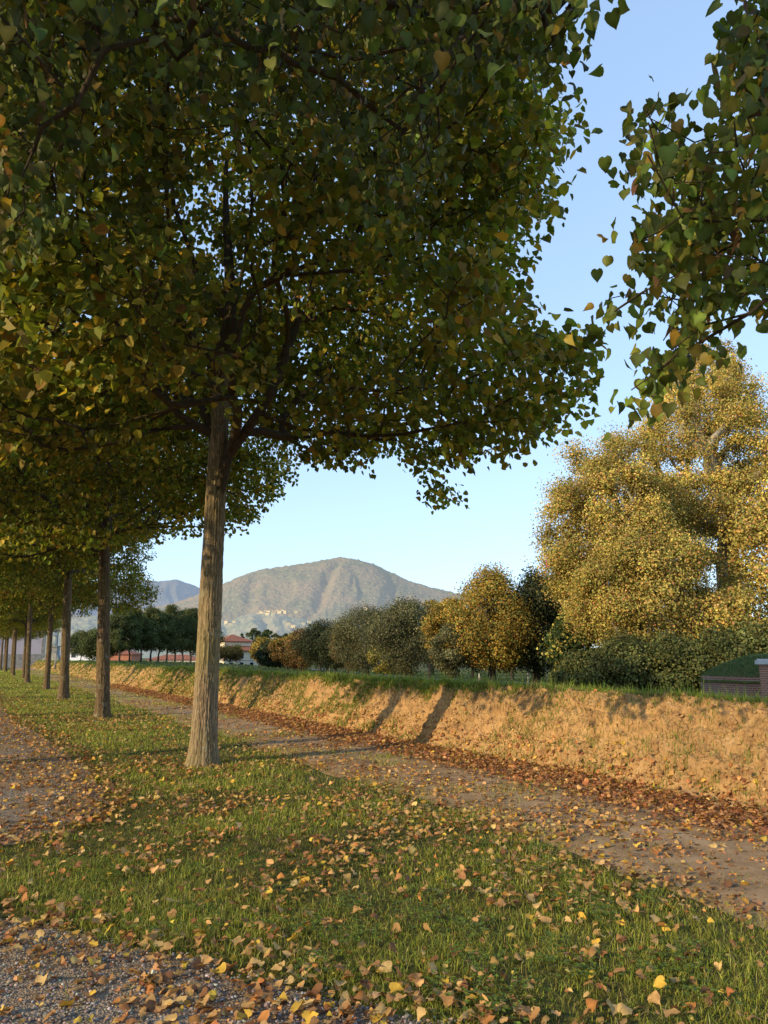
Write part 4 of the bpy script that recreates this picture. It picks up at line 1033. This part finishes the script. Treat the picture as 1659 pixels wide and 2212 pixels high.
# parked cars
def car(px, Y, rz, mat, label):
    p = at(px, 1420, Y=Y); zb = float(gzxy(p[0], p[1])) + .02
    rt = empty('parked_car', (p[0], p[1], zb), label, 'car', 'cars parked beyond the bank', rz)
    prof = [(-2.05, .45), (-2.1, .75), (-1.9, .95), (-1.0, 1.0), (-.55, 1.42), (.8, 1.46), (1.55, 1.02), (2.05, .95), (2.1, .5)]
    V = []; 
    for y_, k_ in ((-.85, 1), (.85, 1)):
        for a, b in prof: V.append((a, y_ * (.84 if b > 1.1 else 1), b))
    n_ = len(prof); Q = [[i_, i_ + 1, n_ + i_ + 1, n_ + i_] for i_ in range(n_ - 1)] + [[n_ - 1, 0, n_, 2 * n_ - 1]]
    body = MB().add(V, Q)
    for o_ in (0, n_):
        body.add(V[o_:o_ + n_], [[0, 1, 2, 3], [0, 3, 6, 8], [3, 4, 5, 6]], [[6, 7, 8]])
    b_ = body.build('body', mat, rt)
    for y_ in (-.80, .80):
        s_ = 1 if y_ > 0 else -1
        MB().add([(-.85, s_ * .86, 1.03), (1.25, s_ * .86, 1.05), (.72, s_ * .745, 1.40), (-.5, s_ * .745, 1.37)], [[0, 1, 2, 3]]).build('window', M_DARKGL, rt)
    for x_ in (-1.3, 1.3):
        for y_ in (-.8, .8):
            w_ = MB().wheel((x_, y_, .31), .31, .2).build('wheel', plain('tyre', (.02, .02, .02), .8), rt, True)
            MB().wheel((x_, y_ * 1.02, .31), .19, .19).build('rim', M_METAL, w_, True)
    for y_ in (-.6, .6): MB().box((2.08, y_, .72), (.08, .34, .16)).build('headlight', M_WHITE, rt)
car(128, 100, R(100), plain('white_car_paint', (.72, .73, .76), .3, .04, 3, .5), 'white car parked beside the monument')

# posts along the road and a small blue sign
for i_, (x_, yt, Y_, l_) in enumerate(((980, 1450, 68, 'thin grey post under the small grey olive evergreen'), (1029, 1455, 70, 'pale yellow post left of the forked trunk'), (1034, 1455, 71, 'thin pale post close beside the yellow one'), (1139, 1450, 66, 'thin metal post right of the forked trunk'), (1036, 1463, 64, 'short wooden stake at the left of the forked trunk'))):
    p = at(x_, 1420, Y=Y_); zb = float(gzxy(p[0], p[1])) - .05; h_ = at(x_, yt, Y=Y_)[2] - zb
    wd = .05 if i_ < 4 else .12
    tag(MB().lathe((0, 0, 0), [(wd * 1.2, 0), (wd, .1), (wd, h_ - .05), (wd * .4, h_)], 10).build('roadside_post', [M_METAL, plain('yellow_paint', (.5, .42, .12)), M_WHITE, M_METAL, plain('grey_wood', (.25, .19, .13))][i_], None, True, (p[0], p[1], zb)), l_, 'post', 'posts by the road')
p = at(1180, 1420, Y=80); zb = float(gzxy(p[0], p[1])); zt = at(1180, 1422, Y=80)[2]
sg = empty('road_sign', (p[0], p[1], zb), 'small blue and white sign on a pole under the dark tree', 'sign')
MB().lathe((0, 0, 0), [(.04, 0), (.04, zt - zb + .3)], 10).build('pole', M_METAL, sg, True)
MB().box((0, -.06, zt - zb), (1.1, .04, .6)).build('panel', plain('blue_paint', (.04, .14, .45), .5), sg)
MB().box((0, -.085, zt - zb - .16), (.9, .02, .16)).build('white_band', M_WHITE, sg)

# red cloth hanging from the plane tree
p = at(1179, 1203, Y=52)
V = []; 
for i_ in range(9):
    z_ = -i_ * .1; w_ = .02 + .11 * (i_ / 8) ** .8
    V += [(-.02, 0, z_), (-.02 + w_ * .5, .05 * math.sin(i_), z_), (-.02 + w_, -.04, z_ + (.12 if i_ == 8 else 0))]
Q = [[3 * i_ + a, 3 * i_ + a + 1, 3 * i_ + a + 4, 3 * i_ + a + 3] for i_ in range(8) for a in (0, 1)]
tag(MB().add(V, Q).build('red_cloth', plain('red_cloth', (.50, .10, .12), .8), None, True, p), 'limp red cloth hanging from the leftmost plane tree branch', 'cloth')

# brick bastion at the right with turf roof, and the pillar
bw = at(1640, 1420, Y=27); rb = 2.35
zt = at(1560, 1462, Y=25.5)[2]
ba = empty('brick_bastion', (bw[0] + .35, bw[1], -1.1), 'curved old brick bastion with a turf mound on top at the right', 'bastion')
H_ = zt + 1.1
ang = np.linspace(R(150), R(395), 70); prof = np.linspace(0, H_, 14)
A_, Z_ = np.meshgrid(ang, prof); rr = rb + .10 * (1 - Z_ / H_) + .03 * fbm(A_ * 6, Z_ * 3, 0, 3, 5)
V = np.stack([np.cos(A_) * rr, np.sin(A_) * rr, Z_], -1).reshape(-1, 3); i = np.arange(13)[:, None] * 70; j = np.arange(69)[None]
link('brick_wall', make_mesh('brick_wall', V, [np.stack([i + j, i + j + 1, i + 70 + j + 1, i + 70 + j], -1).reshape(-1, 4)], M_BRICK), ba)
rad_ = np.linspace(0, 1.03, 26); ang2 = np.linspace(0, 2 * math.pi, 70)
RR, AA = np.meshgrid(rad_, ang2, indexing='ij')
def moundz(rq, a): return H_ - .06 + .78 * (1 - np.clip(rq, 0, 1.03) ** 2.0) ** 1.0 * (1 + .0 * a) - .10 * (rq > 1.0) + .10 * (fbm(np.cos(a) * rq * 4 + 5, np.sin(a) * rq * 4 + 5, 0, 3, 77) - .5)
V = np.stack([np.cos(AA) * RR * rb, np.sin(AA) * RR * rb, moundz(RR, AA)], -1).reshape(-1, 3); i = np.arange(25)[:, None] * 70
link('turf_mound', make_mesh('turf_mound', V, [np.stack([i + j, i + 70 + j, i + 70 + j + 1, i + j + 1], -1).reshape(-1, 4)], M_SOIL, smooth=True), ba)
r = np.random.default_rng(88); n = 16000; q = np.sqrt(r.random(n)) * 1.03; a = r.uniform(0, 2 * math.pi, n)
P = np.stack([np.cos(a) * q * rb, np.sin(a) * q * rb, moundz(q, a) - .02], 1)
V, Fg, C = blades(P, r.uniform(.06, .16, n), np.full(n, .018), pick_colors([((.085, .14, .05), 3), ((.11, .16, .055), 2), ((.19, .17, .07), .8)], n, r, .2), r, .7)
tag(link('turf_grass', make_mesh('turf_grass', V, Fg, M_GRASS, {'col': C}), ba), kind='stuff')
pp = at(1659, 1420, Y=23.5); zc = at(1650, 1427, Y=23.5)[2]
pi_ = empty('brick_pillar', (pp[0] + .28, pp[1], -1.1), 'sunlit red brick pillar with white stone cap at the right edge', 'pillar')
MB().box((0, 0, (zc + 1.1 - .12) / 2), (.80, .80, zc + 1.1 - .12), taper=1.0).build('shaft', M_BRICK2, pi_)
MB().box((0, 0, zc + 1.1 - .055), (.96, .96, .13)).box((0, 0, zc + 1.1 + .03), (.86, .86, .05)).build('cap', plain('white_stone', (.60, .60, .60), .8, .15, 5), pi_)

# ------------------------------------------------------------------ mountains
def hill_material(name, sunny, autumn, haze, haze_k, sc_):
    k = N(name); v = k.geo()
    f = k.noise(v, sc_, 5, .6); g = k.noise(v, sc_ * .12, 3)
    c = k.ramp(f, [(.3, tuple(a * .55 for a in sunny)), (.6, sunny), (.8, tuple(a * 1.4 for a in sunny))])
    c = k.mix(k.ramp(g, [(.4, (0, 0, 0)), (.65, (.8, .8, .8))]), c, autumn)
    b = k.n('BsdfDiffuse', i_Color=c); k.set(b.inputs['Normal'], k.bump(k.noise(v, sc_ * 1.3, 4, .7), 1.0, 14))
    e = k.n('Emission', i_Color=haze, i_Strength=1.0)  # aerial haze painted in as an even bluish glow over the slopes
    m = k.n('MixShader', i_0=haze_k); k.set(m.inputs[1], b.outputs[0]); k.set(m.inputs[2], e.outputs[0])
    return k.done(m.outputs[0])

def ridge(pts):
    p = D2(pts); d = ray(p[:, 0], p[:, 1]); az = np.arctan2(d[:, 0], d[:, 1]); te = d[:, 2] / np.hypot(d[:, 0], d[:, 1])
    return az, te
def mountain(name, label, pts, r0, rt, r1, az0, az1, naz, nr, mat, seed, spur=.16, ravines=(), canopy=9.0, power=1.0):
    a_, t_ = ridge(pts)
    az = np.linspace(R(az0), R(az1), naz); q = np.concatenate([np.linspace(0, 1, nr), 1 + np.linspace(.03, 1, 12)])
    A, Qq = np.meshgrid(az, q, indexing='ij')
    te = np.interp(A, a_, t_)
    rad = np.where(Qq <= 1, r0 + (rt - r0) * Qq, rt + (r1 - rt) * (Qq - 1))
    x = rad * np.sin(A); y = rad * np.cos(A)
    up = np.clip(Qq, 0, 1) ** power; dn = np.clip(2 - Qq, 0, 1)
    h = te * rt * np.where(Qq <= 1, up, dn)
    w = np.clip(Qq * (1 - Qq) * 4, 0, 1) * (Qq <= 1)
    warp = .06 * (fbm(A * 30, Qq * 3, 0, 3, seed + 2) - .5)
    sp = 1 - np.abs(2 * fbm((A + warp) * 26, Qq * .8, 0, 3, seed) - 1)
    h = h * (1 + spur * w * (sp - .6) * 2)
    for (pl_, width, depth) in ravines:
        ap, _ = ridge(pl_); qp = np.linspace(1.0, .25, len(ap)); o_ = np.argsort(qp)
        ac = np.interp(Qq, qp[o_], ap[o_]); h = h - depth * h * np.exp(-((A - ac) / R(width)) ** 2) * w ** .5
    h = h + canopy * (fbm(x / 34, y / 34, 0, 3, seed + 5, .7) - .5) * 2.6 * np.clip(h / 60, 0, 1)
    V = np.stack([x, y, h - 4], -1).reshape(-1, 3); m_ = len(q)
    i = np.arange(naz - 1)[:, None] * m_; j = np.arange(m_ - 1)[None]
    Qf = np.stack([i + j, i + j + 1, i + m_ + j + 1, i + m_ + j], -1).reshape(-1, 4)
    o = tag(link(name, make_mesh(name, V, [Qf], mat, smooth=True)), label, kind='structure')
    return lambda px, qv: (float(np.interp(ridge([(px, 1300)])[0][0], a_, t_)), o)
MAIN = [(250, 1330), (380, 1300), (450, 1275), (485, 1258), (520, 1243), (560, 1229), (600, 1224), (650, 1217), (700, 1208), (735, 1202), (770, 1207), (805, 1216), (840, 1233), (880, 1252), (930, 1267), (1000, 1283), (1080, 1305), (1180, 1340), (1320, 1390)]
BACK = [(-300, 1300), (0, 1285), (150, 1270), (250, 1258), (300, 1251), (345, 1256), (380, 1251), (410, 1260), (440, 1272), (480, 1283), (540, 1310), (620, 1350)]
FORE = [(-200, 1340), (100, 1335), (250, 1330), (400, 1338), (460, 1342), (500, 1336), (550, 1322), (600, 1326), (640, 1335), (680, 1342), (760, 1356), (860, 1372), (1000, 1388), (1300, 1400)]
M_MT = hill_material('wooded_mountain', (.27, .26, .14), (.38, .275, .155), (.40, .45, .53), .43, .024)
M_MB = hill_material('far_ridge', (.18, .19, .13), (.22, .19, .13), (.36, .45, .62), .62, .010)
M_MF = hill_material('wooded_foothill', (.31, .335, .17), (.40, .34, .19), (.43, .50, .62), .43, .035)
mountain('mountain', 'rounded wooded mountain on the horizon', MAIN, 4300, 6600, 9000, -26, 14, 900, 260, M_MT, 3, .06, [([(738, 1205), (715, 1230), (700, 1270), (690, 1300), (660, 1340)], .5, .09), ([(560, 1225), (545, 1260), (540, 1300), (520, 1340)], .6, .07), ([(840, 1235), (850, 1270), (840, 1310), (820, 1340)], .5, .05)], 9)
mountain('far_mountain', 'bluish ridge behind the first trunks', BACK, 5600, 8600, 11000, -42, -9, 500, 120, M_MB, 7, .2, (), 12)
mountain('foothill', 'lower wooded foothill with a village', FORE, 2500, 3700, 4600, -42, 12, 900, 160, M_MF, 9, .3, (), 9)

# hamlet and single houses on the slopes
r = np.random.default_rng(77)
M_HZ = {}
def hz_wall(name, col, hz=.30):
    k = N(name); b = k.n('BsdfDiffuse', i_Color=col); e = k.n('Emission', i_Color=(.26, .30, .36))  # haze in front of the far houses, painted in as a faint glow
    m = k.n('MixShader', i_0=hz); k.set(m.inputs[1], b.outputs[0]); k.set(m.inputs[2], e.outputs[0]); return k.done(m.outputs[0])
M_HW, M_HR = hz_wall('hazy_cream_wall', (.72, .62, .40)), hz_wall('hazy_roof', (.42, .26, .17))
spots = [(556, 1327), (563, 1325), (569, 1326), (575, 1323), (581, 1325), (587, 1322), (592, 1324), (598, 1322), (604, 1324), (610, 1322), (616, 1325), (578, 1328), (590, 1328), (471, 1325), (790, 1317), (640, 1324), (489, 1347), (497, 1352), (506, 1345), (655, 1350), (668, 1346), (683, 1352), (633, 1356), (622, 1350)]
HN = ['leftmost house of the hillside hamlet', 'low cream house second in the hillside hamlet', 'third cream house of the hillside hamlet', 'taller house left of the hamlet centre', 'house at the middle of the hamlet', 'highest house of the hillside hamlet', 'house just right of the highest one', 'long cream house in the right half of the hamlet', 'small house in the right half of the hamlet', 'house near the right end of the hamlet', 'rightmost house of the hillside hamlet', 'lower house below the hamlet centre', 'lower house below the right half of the hamlet', 'lone white house beside the nearest trunk', 'lone pale house on the right flank of the mountain', 'lone house right of the hamlet', 'pale house low on the foothill beside the nearest trunk', 'pale house lowest on the foothill near the nearest trunk', 'pale house on the foothill above the villa', 'pale house on the valley slope right of the villa poplars', 'highest pale house of the valley slope right of the poplars', 'rightmost pale house of the valley slope', 'lowest pale house of the valley slope just right of the poplars', 'pale house just above the right end of the poplar clump']
dg = bpy.context.evaluated_depsgraph_get()
for (x_, y_), l_ in zip(spots, HN):
    d = Vector(ray(x_, y_)).normalized(); hit, p_, nn_, _, ob_, _ = sc.ray_cast(dg, Vector(st2xy(0, 0).tolist() + [1.5]) + d * 2200, d)
    p_ = p_ if hit else Vector(at(x_, y_, Y=3600))
    k_ = p_.y / 3600
    h_ = empty('hillside_house', (p_.x, p_.y, p_.z - 5), 'distant ' + l_, 'house', 'houses on the mountain slope', r.uniform(-.4, .4))
    w_, d_, e_ = r.uniform(14, 24) * k_, 11 * k_, r.uniform(10, 15) * k_ + 4
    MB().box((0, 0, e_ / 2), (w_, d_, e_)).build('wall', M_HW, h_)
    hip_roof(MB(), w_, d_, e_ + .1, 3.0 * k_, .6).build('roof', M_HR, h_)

# ------------------------------------------------------------------ light, sky, camera
w = bpy.data.worlds.new('World'); sc.world = w; w.use_nodes = True
nt = w.node_tree; nt.nodes.clear()
sky = nt.nodes.new('ShaderNodeTexSky'); sky.sky_type = 'NISHITA'; sky.sun_disc = False
sky.sun_elevation = SUN_EL; sky.sun_rotation = SUN_AZ + math.pi; sky.altitude = 50; sky.air_density = 1.0; sky.dust_density = .7; sky.ozone_density = 1.5
bg = nt.nodes.new('ShaderNodeBackground'); bg.inputs['Strength'].default_value = .15
ow = nt.nodes.new('ShaderNodeOutputWorld'); gm = nt.nodes.new('ShaderNodeGamma'); gm.inputs['Gamma'].default_value = .45
mu_ = nt.nodes.new('ShaderNodeMix'); mu_.data_type = 'RGBA'; mu_.blend_type = 'MULTIPLY'; mu_.inputs[0].default_value = 1.0; mu_.inputs[7].default_value = (3.1, 3.72, 4.55, 1)
nt.links.new(sky.outputs[0], gm.inputs[0]); nt.links.new(gm.outputs[0], mu_.inputs[6]); nt.links.new(mu_.outputs[2], bg.inputs[0]); nt.links.new(bg.outputs[0], ow.inputs[0])
sl = bpy.data.lights.new('sun', 'SUN'); sl.energy = 5.0; sl.angle = R(.5); sl.color = (1.0, .76, .43)
so = bpy.data.objects.new('sun', sl); COL.objects.link(so); so.rotation_euler = LDIR.to_track_quat('-Z', 'Y').to_euler(); so.location = (-20, -14, 12)
cam = bpy.data.cameras.new('camera'); cam.sensor_fit = 'VERTICAL'; cam.sensor_height = 34.6; cam.lens = 34.6 * F / 2212; cam.clip_start = .05; cam.clip_end = 30000
co = bpy.data.objects.new('camera', cam); COL.objects.link(co); co.location = (0, 0, CAM_H); co.rotation_euler = (math.pi / 2 + PITCH, 0, 0)
sc.camera = co
sc.view_settings.view_transform = 'Standard'; sc.view_settings.look = 'None'; sc.view_settings.exposure = 0; sc.view_settings.gamma = 1
sc.cycles.max_bounces = 6; sc.cycles.diffuse_bounces = 3; sc.cycles.glossy_bounces = 2; sc.cycles.transmission_bounces = 4; sc.cycles.transparent_max_bounces = 4
sc.cycles.caustics_reflective = False; sc.cycles.caustics_refractive = False
